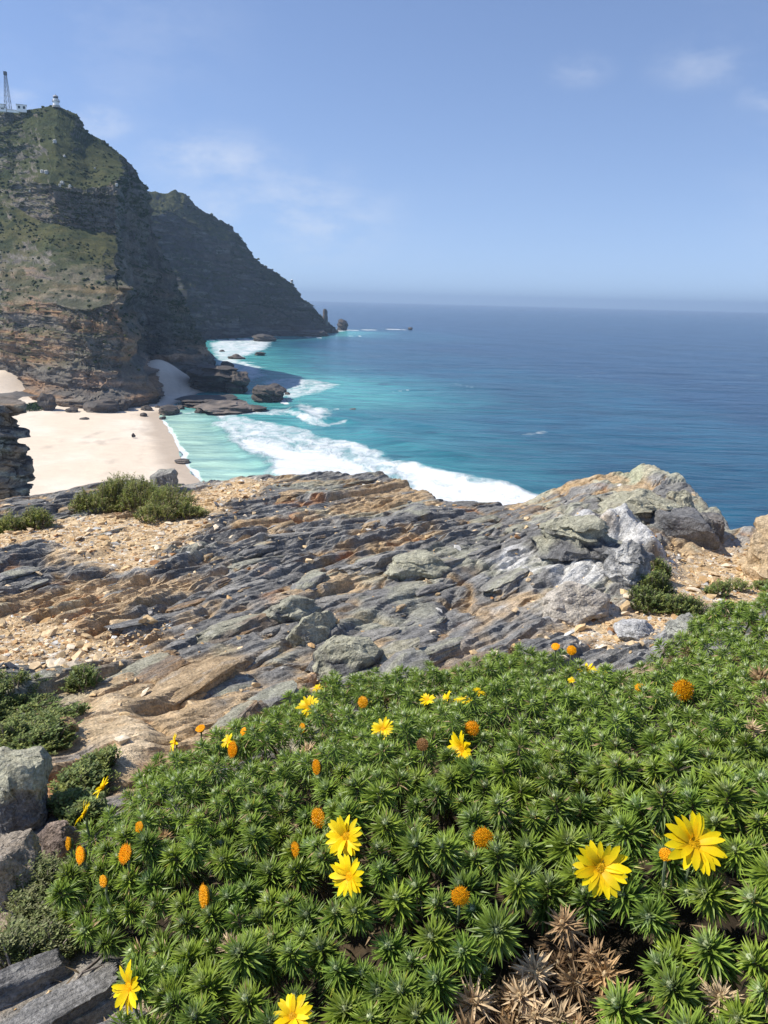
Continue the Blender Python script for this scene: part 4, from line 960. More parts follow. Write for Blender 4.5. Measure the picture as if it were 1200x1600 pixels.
    g = np.zeros(c.shape) + (0.64, 0.47, 0.275)
    g = cmix(g, (0.64, 0.50, 0.32), pid * 1.2 - 0.3); g = cmix(g, (0.42, 0.25, 0.11), ss(pid * 5 % 1, 0.65, 0.8) * 0.7); g = cmix(g, (0.68, 0.62, 0.52), ss(pid * 11 % 1, 0.86, 0.9))
    g = cmix(g, (0.48, 0.34, 0.19), ss(peb1, 0.45, 0.8) * 0.6)
    c = c * (1 - grav[..., None]) + g * grav[..., None]
    c = cmix(c, (0.50, 0.385, 0.25), ss(y, 1.7, 1.2) * ss(n2, -0.35, 0.25) * 0.7)
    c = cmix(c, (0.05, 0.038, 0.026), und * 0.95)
    c = cmix(c, (0.20, 0.17, 0.14), ss(over, 0.5, 2.5) * 0.5)
    return z, c, grav
STR = 0.80
def to_su(x, y): return x * math.sin(STR) + y * math.cos(STR), x * math.cos(STR) - y * math.sin(STR)
def ledge():
    # rows follow the bedding so that broken edges stay clean
    def axis(lo, hi, st, far_lo, far_hi):
        g = np.geomspace(st * 8, far_lo, 26); h = np.geomspace(st * 8, far_hi, 26)
        return np.concatenate([(lo - g)[::-1], np.arange(lo, hi, st), hi + h])
    s = axis(-0.6, 8.9, 0.027, 30, 55); u = axis(-8.7, 0.5, 0.0088, 55, 30)
    S, U = np.meshgrid(s, u, indexing='ij')
    x = S * math.sin(STR) + U * math.cos(STR); y = S * math.cos(STR) - U * math.sin(STR)
    z, c, g = ledge_height(x, np.where(y < 0.05, 0.05, y))
    zb = z.copy(); zb[1:-1] = 0.1 * z[:-2] + 0.8 * z[1:-1] + 0.1 * z[2:]; zb[:, 1:-1] = 0.12 * zb[:, :-2] + 0.76 * zb[:, 1:-1] + 0.12 * zb[:, 2:]; z = zb
    P = np.stack([x, y, np.maximum(z + CAMZ, -3)], -1)
    f = grid_faces(*x.shape); keep = (y.ravel()[f] > -2.5).all(1) & (np.hypot(x, y).ravel()[f] < 60).all(1)
    global LK; LK = (s, u, z)
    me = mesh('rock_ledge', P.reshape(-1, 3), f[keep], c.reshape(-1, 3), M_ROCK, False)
    o = obj('rock_ledge', me); tag(o, 'rough grey and orange rock ledge with lichen above the bay', 'rock ledge', kind='structure')
    return o
LEDGE = ledge()
def gl(x, y):
    """height of the ledge (relative to the camera), looked up in its own grid"""
    s, u, z = LK
    S, U = to_su(np.asarray(x, float), np.asarray(y, float))
    fr = np.interp(S, s, np.arange(len(s))); ft = np.interp(U, u, np.arange(len(u)))
    i = np.clip(fr.astype(int), 0, len(s) - 2); j = np.clip(ft.astype(int), 0, len(u) - 2); a = fr - i; b = ft - j
    return (z[i, j] * (1 - a) + z[i + 1, j] * a) * (1 - b) + (z[i, j + 1] * (1 - a) + z[i + 1, j + 1] * a) * b
def gz(x, y): return gl(x, y) + CAMZ
def hit(px, py):
    """where the view through a pixel meets the ledge"""
    px = np.atleast_1d(np.asarray(px, float)); py = np.atleast_1d(np.asarray(py, float))
    d = ray(px, py); d = d / np.hypot(d[:, 0], d[:, 1])[:, None]
    r = np.arange(0.7, 9, 0.01); p = d[:, None] * r[None, :, None]
    below = p[..., 2] < gl(p[..., 0], p[..., 1]); k = np.where(below.any(1), below.argmax(1), len(r) - 1)
    q = d * r[k][:, None]; q[:, 2] += CAMZ; return q

# ---- loose stones ------------------------------------------------------------------
STONE_C = np.array([(0.57, 0.41, 0.225), (0.65, 0.49, 0.30), (0.48, 0.31, 0.15), (0.68, 0.57, 0.42), (0.38, 0.20, 0.09), (0.62, 0.60, 0.55), (0.30, 0.28, 0.26)])
def stone_shape(seed):
    R = np.random.default_rng(seed)
    pts = R.normal(size=(13, 3)); pts /= np.linalg.norm(pts, axis=1, keepdims=True); pts *= (0.75 + 0.25 * R.random((13, 1)))
    bm = bmesh.new()
    for p in pts: bm.verts.new(p)
    bmesh.ops.convex_hull(bm, input=bm.verts[:])
    for v in [v for v in bm.verts if not v.link_faces]: bm.verts.remove(v)
    bmesh.ops.triangulate(bm, faces=bm.faces[:]); bm.verts.index_update()
    v = np.array([q.co[:] for q in bm.verts]); f = np.array([[q.index for q in a.verts] for a in bm.faces]); bm.free()
    return v * np.array([1.0, 0.72, 0.42]), f
SHAPES = [stone_shape(i) for i in range(14)]
def scatter_stones():
    R = np.random.default_rng(5)
    pts = []; size = []
    for poly, n in zip(GRAVEL, (4600, 2300, 3600)):
        lo = poly.min(0) - 0.25; hi = poly.max(0) + 0.25
        q = lo + (hi - lo) * R.random((n * 3, 2))
        keep = (sdf(poly, q[:, 0], q[:, 1]) > -0.18 * R.random(len(q)) ** 2) & (np.abs(np.arctan2(q[:, 0], q[:, 1])) < 0.62)
        q = q[keep][:n]; pts.append(q); size.append(0.006 + 0.015 * R.random(len(q)) ** 2.5)
        k = R.random(len(q)) < 0.05; size[-1][k] = 0.020 + 0.028 * R.random(k.sum())
    # strays all over the rock
    q = np.stack([-3.6 + 7.2 * R.random(1700), 2.0 + 5.8 * R.random(1700)], -1); pts.append(q); size.append(0.008 + 0.030 * R.random(1700) ** 3)
    q = np.stack([-0.95 + 0.5 * R.random(160), 1.0 + 0.7 * R.random(160)], -1); pts.append(q); size.append(0.004 + 0.012 * R.random(160) ** 2)
    q = np.concatenate(pts); s = np.concatenate(size)
    ok = np.hypot(q[:, 0], q[:, 1]) < brink(np.arctan2(q[:, 0], q[:, 1])) - 0.1
    q = q[ok]; s = s[ok]
    z = gz(q[:, 0], q[:, 1])
    n = len(q); kind = R.choice(len(STONE_C), n, p=[.3, .26, .14, .14, .05, .07, .04]); shp = R.integers(0, len(SHAPES), n); yaw = R.random(n) * 6.28; tl = R.normal(size=(n, 2)) * 0.25
    px, py, dz = to_px(np.stack([q[:, 0], q[:, 1], z], -1))
    show = s / dz * ((px > 0) & (px < 1200) & (py < 1600))
    order = np.argsort(-show); parts = order[:290]; rest = order[290:]
    mats = {}
    for i in parts:
        key = (shp[i], kind[i])
        if key not in mats:
            v, f = SHAPES[key[0]]; c = STONE_C[key[1]] * (0.85 + 0.3 * R.random((len(v), 1)))
            mats[key] = mesh('stone', v, f, c, M_STONE)
        obj('stone', mats[key], LEDGE, (q[i, 0], q[i, 1], z[i] + s[i] * 0.2), (tl[i, 0], tl[i, 1], yaw[i]), (s[i],) * 3)
    b = MB()
    for sh in range(len(SHAPES)):
        v, f = SHAPES[sh]; ii = rest[shp[rest] == sh]; m_ = len(ii)
        cy, sy = np.cos(yaw[ii]), np.sin(yaw[ii]); a, e = tl[ii, 0], tl[ii, 1]
        V = v[None] * s[ii][:, None, None]
        X = V[..., 0] * cy[:, None] - V[..., 1] * sy[:, None]; Y = V[..., 0] * sy[:, None] + V[..., 1] * cy[:, None]; Z = V[..., 2] + a[:, None] * X + e[:, None] * Y
        V = np.stack([X + q[ii, 0][:, None], Y + q[ii, 1][:, None], Z + (z[ii] + s[ii] * 0.05)[:, None]], -1)
        C = np.repeat(STONE_C[kind[ii]] * (0.75 + 0.5 * R.random((m_, 1))), len(v), 0)
        b.add(V.reshape(-1, 3), (f[None] + (np.arange(m_) * len(v))[:, None, None]).reshape(-1, 3), C)
    o = obj('gravel', b.mesh('gravel', M_STONE)); tag(o, 'loose tan gravel lying in the hollows of the ledge', 'gravel', kind='stuff')
scatter_stones()

# ---- boulders and blocks that stand free of the ledge ---------------------------------------------
def lichen(amount, low=(0.06, 0.055, 0.05), warm=None, cut=0.0):
    def fn(c, p, v):
        t = ss(fbm3(v * 2.4 + 3, 4, 5) + 1.3 * (v[:, 2] - cut) , -0.1, 0.4) * amount
        c = cmix(c, (0.43, 0.415, 0.305), t)
        c = cmix(c, (0.29, 0.27, 0.21), ss(fbm3(v * 7, 3, 8), 0.1, 0.4) * t * 0.6)
        if warm: c = cmix(c, warm, ss(fbm3(v * 2 + 11, 3, 9) - 0.6 * v[:, 2], 0.05, 0.45))
        return c
    return fn
GREY = ((0.17, 0.168, 0.165), (0.25, 0.245, 0.23)); TANC = ((0.50, 0.37, 0.22), (0.60, 0.47, 0.31)); DARKC = ((0.12, 0.12, 0.122), (0.18, 0.178, 0.175))
def boulder(px, py, wpx, hpx, seed, label, depth=0.8, cols=GREY, colf=None, name='boulder', rz=0.0, src=None, sink=0.12, cat='boulder', group=None, tilt=0.1, layer=0.3, rough=0.3, block=0.0, flat=0.0, lean=(0, 0)):
    p = hit(px, py)[0]; dz = to_px(p)[2]; sc = dz / F
    me = rock_mesh(name, seed, (wpx * sc, wpx * sc * depth, hpx * sc * 1.1), src or ICO5, layer=layer, rough=rough, tilt=tilt, cols=cols, mat=M_ROCK, block=block, colf=colf, flat=flat)
    o = obj(name, me, loc=(p[0], p[1] + wpx * sc * depth * 0.3, p[2] - hpx * sc * sink), rot=(lean[0], lean[1], rz))
    return tag(o, label, cat, group)
boulder(8, 1290, 140, 118, 201, 'pale green lichen covered boulder at the left edge above the shrub', 0.9, GREY, lichen(0.95), block=0.25, sink=0.1, tilt=0.25)
boulder(-2, 1420, 120, 120, 202, 'cream and grey boulder with dark right side at the left edge', 0.9, ((0.33, 0.28, 0.22), (0.46, 0.39, 0.30)), None, block=0.5, sink=0.2, tilt=0.4, rz=0.5)
boulder(85, 1345, 60, 55, 203, 'small brown rock in the shade between boulder and shrub', 0.9, ((0.22, 0.17, 0.14), (0.30, 0.23, 0.18)), None, sink=0.2)
boulder(540, 1056, 135, 78, 204, 'rounded lichen topped rock just above the flowering shrub', 0.7, DARKC, lichen(0.9, cut=0.25), block=0.2, tilt=-0.2, rz=0.7, sink=0.35)
boulder(488, 1008, 105, 66, 205, 'pale lichen covered rock hump behind the rounded rock', 0.7, GREY, lichen(0.9, cut=0.1), tilt=-0.2, rz=0.7, sink=0.45)
boulder(455, 968, 90, 50, 206, 'low lichen spotted rock hump left of centre on the ledge', 0.7, GREY, lichen(0.7, cut=0.1), rz=0.7, sink=0.5)
boulder(655, 900, 100, 48, 207, 'pale green lichen rock knob in the middle of the ledge', 0.7, GREY, lichen(0.85, cut=0.0), rz=0.4, sink=0.5)
boulder(255, 770, 50, 36, 208, 'square grey rock with flat lit top behind the small bush', 0.8, ((0.24, 0.23, 0.21), (0.33, 0.32, 0.28)), None, block=0.9, sink=0.05, rough=0.2)
boulder(1060, 838, 130, 66, 209, 'grey cracked slab leaning below the crag at the right', 0.7, ((0.17, 0.17, 0.17), (0.23, 0.225, 0.22)), None, block=0.7, sink=0.35, tilt=-0.3, rough=0.2, lean=(0.25, 0.15))
boulder(1112, 842, 52, 44, 210, 'dark grey block at the right end of the cracked slab', 0.9, ((0.15, 0.15, 0.15), (0.22, 0.2, 0.18)), None, block=0.6, sink=0.15)
boulder(1000, 806, 110, 42, 211, 'crag top of knobbly rock with pale lichen against the sea', 0.8, ((0.22, 0.2, 0.17), (0.34, 0.27, 0.18)), lichen(0.85, cut=0.0), rough=0.45, sink=0.3)
boulder(1066, 812, 56, 62, 212, 'lichen covered upright rock at the right edge of the crag', 0.8, ((0.20, 0.18, 0.155), (0.36, 0.27, 0.17)), lichen(0.8, cut=0.1), rough=0.4, block=0.4, sink=0.3)
boulder(905, 860, 140, 70, 213, 'grey rock knob with black hollows and pale yellow lichen', 0.8, DARKC, lichen(0.8, cut=0.1), rough=0.5, sink=0.35)
boulder(985, 905, 70, 60, 214, 'white streaked grey rock knob beside the green cushion plant', 0.8, ((0.22, 0.22, 0.215), (0.5, 0.49, 0.46)), None, rough=0.45, sink=0.3)
boulder(1240, 915, 130, 92, 215, 'tan sandstone mound cut by the right edge of the photo', 1.0, TANC, None, sink=0.1, rough=0.35)
boulder(995, 1000, 80, 26, 216, 'low pale grey stone among the gravel by the shrub', 0.8, ((0.40, 0.40, 0.39), (0.52, 0.51, 0.49)), None, rz=0.6, sink=0.3)
boulder(1075, 1000, 56, 40, 217, 'smooth grey green stone half hidden behind the shrub at right', 0.8, ((0.30, 0.30, 0.27), (0.38, 0.38, 0.33)), None, sink=0.2)
boulder(905, 965, 120, 56, 218, 'pale rounded rock edge with orange crack above the gravel', 0.7, ((0.40, 0.36, 0.30), (0.5, 0.45, 0.38)), None, rz=0.8, sink=0.35)
boulder(190, 985, 44, 14, 219, 'flat tan stone lying loose on the gravel at left', 0.7, TANC, None, src=ICO4, name='loose_stone', cat='stone', block=0.5, sink=0.05, rz=0.2)
boulder(100, 1148, 40, 26, 221, 'orange brown flat stone beside the creeping plant', 0.8, ((0.45, 0.30, 0.16), (0.52, 0.36, 0.2)), None, src=ICO4, name='loose_stone', cat='stone', sink=0.1)
boulder(488, 1066, 14, 14, 222, 'small pinkish stone just above a yellow flower', 0.8, ((0.5, 0.34, 0.22), (0.55, 0.4, 0.28)), None, src=ICO3, name='loose_stone', cat='stone', sink=0.1)
# plates of the bedding that stand proud of the ledge, each a slab of its own
def plates():
    R = np.random.default_rng(321); var = []
    fam = [((0.175, 0.171, 0.164), (0.26, 0.252, 0.235))] * 7 + [((0.23, 0.22, 0.20), (0.33, 0.315, 0.285))] * 4 + [((0.34, 0.245, 0.145), (0.47, 0.35, 0.215))] * 4 + [((0.30, 0.19, 0.10), (0.24, 0.20, 0.16))] * 2
    for k, cl in enumerate(fam):
        def cf(col, p, v, k=k):
            if k % 3 == 0: col = cmix(col, (0.36, 0.355, 0.27), ss(fbm3(v * 2.6 + k, 4, k) + 0.5 * v[:, 2], 0.15, 0.5) * 0.8)
            col = cmix(col, (0.40, 0.27, 0.14), ss(fbm3(v * 3 + 5 * k, 3, k + 40) - 0.9 * v[:, 2], 0.25, 0.6) * 0.8)
            return cmix(col, (0.40, 0.395, 0.37), ss(fbm3(v * 9 + k, 3, k + 60), 0.28, 0.5) * 0.5)
        var.append(rock_mesh('rock_plate', 400 + k, (1, 1, 1), ICO4, layer=0.22, rough=0.22, tilt=0.05, cols=cl, mat=M_ROCK, block=0.8, colf=cf))
    n = 0; tries = 0
    while n < 190 and tries < 6000:
        tries += 1
        y = 2.2 + 5.6 * R.random() ** 0.9; az = -0.56 + 1.0 * R.random(); x = y * math.tan(az)
        if math.hypot(x, y) > brink(az) - 0.25: continue
        gq = max(float(sdf(p_, np.array([x]), np.array([y]))[0]) for p_ in GRAVEL)
        if gq > -0.05 and R.random() < 0.93: continue
        if max(float(sdf(p_, np.array([x]), np.array([y]))[0]) for p_ in TAN) > -0.05: continue
        kn = x > 0.8 and y > 3.2
        if kn and R.random() < 0.6: continue
        Ls = (0.10 + 0.55 * R.random() ** 2.0) * (0.75 if kn else 1.0); W = Ls * (0.22 + 0.3 * R.random()); T = W * (0.30 + 0.25 * R.random())
        a_ = 0.80 + 0.12 * float(vn(x * 0.25, y * 0.25, 63)) + R.normal() * 0.14
        rot = Matrix.Rotation(math.pi / 2 - a_, 3, 'Z') @ Matrix.Rotation(-(0.20 + 0.16 * R.normal()), 3, 'X') @ Matrix.Rotation(R.normal() * 0.08, 3, 'Y') @ Matrix.Rotation(math.pi * R.integers(0, 2), 3, 'Z')
        z = float(gz(x, y)); k = R.integers(0, len(var))
        o = bpy.data.objects.new('rock_plate', var[k]); COL.objects.link(o); o.parent = LEDGE
        o.matrix_local = Matrix.Translation((x, y, z - T * (0.78 + 0.2 * R.random()))) @ rot.to_4x4() @ Matrix.Diagonal((Ls, W, T * 1.3, 1)); n += 1
plates()
# beds at the bottom left corner, tilted like the rest
for k, (px, py, wp, hp, sd_, lab) in enumerate(((30, 1560, 190, 70, 231, 'upper grey rock slab at the bottom left corner'), (95, 1600, 230, 60, 232, 'longest grey rock slab at the bottom left corner'), (165, 1640, 170, 50, 233, 'lowest grey rock slab by the bottom edge near a yellow flower'))):
    boulder(px, py, wp, hp, sd_, lab, 0.32, ((0.20, 0.195, 0.19), (0.27, 0.26, 0.245)), None, name='rock_slab', rz=0.78, block=0.9, rough=0.16, sink=0.45, cat='slab', tilt=0.0, layer=0.5)
# ================================================================== PLANTS
# ---- the flowering shrub -----------------------------------------------------------
def blade(L, w, fold=0.25, curl=0.25):
    """one lance leaf along +x, upper side +z"""
    return np.array([[0, 0, 0], [0.42 * L, -w, 0.10 * L * curl + fold * w], [0.42 * L, 0, 0.10 * L * curl], [0.42 * L, w, 0.10 * L * curl + fold * w], [L, 0, -0.22 * L * curl]])
BF = np.array([[0, 1, 2], [0, 2, 3], [1, 4, 2], [2, 4, 3]])
def rosette(seed, dry=0.0, n=150, R0=0.028, tone=(1, 1, 1)):
    """a pompom of whorled spiky leaves on the tip of a shoot; origin at the tip"""
    R = np.random.default_rng(seed); V = []; C = []; Fc = []
    ga = 2.39996; tone = np.array(tone)
    for i in range(n):
        t = i / (n - 1)                                    # 0 young centre .. 1 old
        th = i * ga + R.normal() * 0.15
        el = math.radians(lerp(72, -45, t ** 0.9) + R.normal() * 9)
        L = R0 * lerp(0.45, 1.0, min(1, t * 2.6)) * (0.84 + 0.32 * R.random()) * lerp(1, 0.82, max(0, t - 0.7) / 0.3)
        w = L * lerp(0.100, 0.068 if n > 60 else 0.09, min(1, t * 2)) * (0.9 + 0.3 * R.random())
        v = blade(L, w, 0.6, -0.5 + 1.0 * R.random() if t < 0.5 else 0.3 + 0.5 * R.random())
        roll = R.normal() * 0.4
        cr, sr = math.cos(roll), math.sin(roll); v = v @ np.array([[1, 0, 0], [0, cr, sr], [0, -sr, cr]])
        ce, se = math.cos(el), math.sin(el); v = v @ np.array([[ce, 0, se], [0, 1, 0], [-se, 0, ce]])
        ct, st = math.cos(th), math.sin(th); v = v @ np.array([[ct, st, 0], [-st, ct, 0], [0, 0, 1]])
        v = v + np.array([0.003 * ct * math.sqrt(t), 0.003 * st * math.sqrt(t), -0.040 * t ** 1.4])
        if R.random() < dry or (t > 0.94 and R.random() < 0.5):
            c = np.array((0.46, 0.33, 0.19)) * (0.6 + 0.65 * R.random()) * tone; c = np.stack([c * 0.7, c, c * 0.9, c * 1.1, c * 1.25])
        else:
            young = np.array((0.30, 0.36, 0.19)); old = np.array((0.055, 0.118, 0.019)); mid = np.array((0.190, 0.272, 0.044))
            c0 = young * (1 - t * 5) + mid * (t * 5) if t < 0.2 else mid * (1 - (t - 0.2) / 0.8) + old * (t - 0.2) / 0.8
            c0 = c0 * (0.75 + 0.5 * R.random()) * tone
            if R.random() < 0.015: c0 = np.array((0.34, 0.33, 0.06))
            c = np.stack([c0 * 0.85 + np.array((0.02, 0.03, 0.015)), c0, c0 * 0.9, c0 * 1.08, c0 * 1.5 + np.array((0.06, 0.055, 0.0))])
        Fc.append(BF + len(V) * 5); V.append(v); C.append(c)
    V = np.concatenate(V); C = np.concatenate(C); Fc = np.concatenate(Fc)
    b = MB(); b.add(V, Fc, C)
    hv, hf = ICO1; b.add(hv * np.array([0.0046, 0.0046, 0.0075]) + np.array([0, 0, 0.002]), hf, (0.50, 0.55, 0.33) if dry < 0.5 else (0.5, 0.38, 0.22))
    b.tube([[0, 0, -0.085], [0.001, 0, -0.04], [0, 0, 0]], [0.0035, 0.003, 0.002], 5, (0.16, 0.12, 0.07))
    return b
def rmesh(b, name, mat): return b.mesh(name, mat, False)
ROS = [rosette(300 + i, 0.0 if i % 3 else 0.04, 176 + 10 * (i % 4), 0.0255 + 0.0025 * (i % 3), ((1, 1, 1), (1.15, 1.08, 0.9), (0.88, 0.94, 1.0))[(i // 3) % 3]) for i in range(10)]
LOW = [rosette(320 + i, 0.02, 98, 0.0265) for i in range(5)]
FAR = [rosette(330 + i, 0.02, 46, 0.030) for i in range(3)]
DRY = [rosette(340 + i, 1.0, 84, 0.031, tn) for i, tn in enumerate(((1.3, 1.38, 1.5), (0.85, 0.8, 0.75), (0.42, 0.38, 0.36), (1.1, 1.0, 0.85)))]
ROS_M = [rmesh(b, 'rosette', M_LEAF) for b in ROS]; DRY_M = [rmesh(b, 'dry_rosette', M_DRY) for b in DRY]

INN = [(300, 1250, -0.97), (300, 1400, -0.91), (320, 1580, -0.88), (540, 1340, -0.82), (600, 1150, -0.95), (800, 1100, -0.95), (800, 1300, -0.79), (940, 1355, -0.745), (600, 1580, -0.82), (780, 1480, -0.80), (860, 1560, -0.86), (1000, 1480, -0.80), (1000, 1590, -0.84), (1100, 1450, -0.74), (1150, 1580, -0.76), (1150, 1300, -0.72), (1150, 1100, -0.82), (1000, 1200, -0.80), (400, 1180, -1.02), (170, 1330, -1.0)]
_o, _oz = plan(OUT); _i, _iz = plan(INN)
shrub_top = rbf(np.concatenate([_o, _i, [[1.7, 1.2], [0.5, 0.25], [1.2, 0.4]]]), np.concatenate([_oz + 0.02, _iz, [-0.78, -0.95, -0.9]]))
def top_z(x, y):
    x = np.asarray(x, float); y = np.asarray(y, float)
    f1 = worley(x * 5.6 + 0.3 * vn(x * 7, y * 7, 3), y * 4.6, 505)[0]
    return 0.042 * (0.42 - 1.5 * f1 * f1) + shrub_top(x, y) + 0.055 * fbm(np.asarray(x) * 3.3, np.asarray(y) * 3.3, 2, 501) + 0.024 * fbm(np.asarray(x) * 8, np.asarray(y) * 8, 2, 502)
def shrub_hit(px, py):
    d = ray(np.array([px]), np.array([py]))[0]; d = d / np.hypot(d[0], d[1])
    r = np.arange(0.4, 3.2, 0.004); p = d[None] * r[:, None]
    z = top_z(p[:, 0], p[:, 1]); k = np.argmax(p[:, 2] < z)
    return p[k] if (p[:, 2] < z).any() else d * 2.0
def frame_from(nrm, spin=0.0):
    n_ = Vector(nrm).normalized(); q = n_.to_track_quat('Z', 'Y'); return (q.to_matrix() @ Matrix.Rotation(spin, 3, 'Z'))
sc_ = OUTP.mean(0)
SHRUB = empty('flowering_shrub', (float(sc_[0]), float(sc_[1]), float(gz(np.array([sc_[0]]), np.array([sc_[1]]))[0]) ))
tag(SHRUB, 'large green spiky leaved shrub with yellow and orange daisy flowers in front', 'shrub')
S0 = Vector(SHRUB.location)
def put(name, me, p, rotm, s, parent=SHRUB):
    o = bpy.data.objects.new(name, me); COL.objects.link(o); o.parent = parent
    o.matrix_local = Matrix.Translation(Vector(p) - S0) @ rotm.to_4x4() @ Matrix.Scale(s, 4)
    return o
FLOWERS = [ # px, py, size px, kind, facing (right, up, towards viewer)
    (541, 1307, 62, 'y', (-0.45, 0.35, 0.75)), (546, 1369, 60, 'y', (-0.55, 0.25, 0.75)), (938, 1356, 78, 'y', (-0.10, 0.30, 0.95)), (1085, 1318, 88, 'y', (0.10, 0.55, 0.70)),
    (722, 1170, 54, 'y', (-0.75, 0.15, 0.55)), (482, 1105, 38, 'y', (-0.35, 0.65, 0.55)), (599, 1139, 34, 'y', (-0.30, 0.5, 0.7)), (203, 1542, 66, 'y', (-0.62, 0.2, 0.72)), (457, 1588, 60, 'y', (-0.2, 0.7, 0.6)),
    (132, 1271, 38, 'y', (-0.80, 0.55, 0.15)), (161, 1231, 34, 'y', (-0.75, 0.6, 0.15)), (273, 1160, 28, 'y', (-0.90, 0.35, 0.25)), (357, 1158, 24, 'y', (-0.5, 0.5, 0.5)), (363, 1171, 28, 'o', (-0.8, 0.2, 0.4)),
    (668, 1094, 24, 'y', (-0.2, 0.8, 0.4)), (699, 1090, 22, 'y', (-0.7, 0.6, 0.2)), (724, 1096, 28, 'y', (-0.1, 0.95, 0.25)), (748, 1082, 20, 'y', (0.2, 0.9, 0.3)),
    (918, 1048, 28, 'y', (-0.1, 0.9, 0.4)), (940, 1051, 18, 'y', (0.2, 0.8, 0.4)), (893, 1063, 12, 'y', (-0.4, 0.8, 0.4)), (868, 1010, 16, 'o', (-0.3, 0.8, 0.4)), (497, 1076, 17, 'y', (-0.2, 0.8, 0.4)),
    (755, 1309, 34, 'o', (-0.05, 0.15, 0.95)), (719, 1400, 32, 'o', (0.0, 0.2, 0.95)), (497, 1277, 32, 'o', (-0.72, 0.1, 0.6)), (1067, 1078, 36, 'o', (-0.1, 0.2, 0.95)), (737, 1138, 26, 'o', (-0.3, 0.2, 0.9)),
    (125, 1336, 30, 'o', (-0.82, 0.15, 0.5)), (195, 1334, 32, 'o', (-0.7, 0.45, 0.5)), (106, 1318, 24, 'o', (-0.92, 0.1, 0.35)), (217, 1292, 20, 'o', (-0.6, 0.4, 0.6)), (318, 1400, 38, 'o', (-0.93, 0.1, 0.3)),
    (161, 1377, 22, 'o', (-0.7, 0.1, 0.6)), (461, 1327, 26, 'o', (-0.9, 0.1, 0.35)), (494, 1198, 26, 'o', (-0.92, 0.1, 0.3)), (567, 1097, 22, 'o', (-0.6, 0.2, 0.7)), (893, 1016, 18, 'o', (-0.2, 0.3, 0.9)),
    (313, 1138, 18, 'o', (-0.2, 0.9, 0.3)), (380, 1143, 16, 'o', (-0.7, 0.5, 0.3)), (472, 1138, 20, 'o', (-0.9, 0.2, 0.3)), (1040, 1335, 24, 'o', (-0.6, 0.2, 0.7)), (660, 1163, 24, 'b', (-0.5, 0.3, 0.7)), (1002, 1075, 24, 'o', (-0.1, 0.95, 0.2)), (1008, 1140, 4, 'o', (0, .5, .8))]
FLOWERS = FLOWERS[:-1]
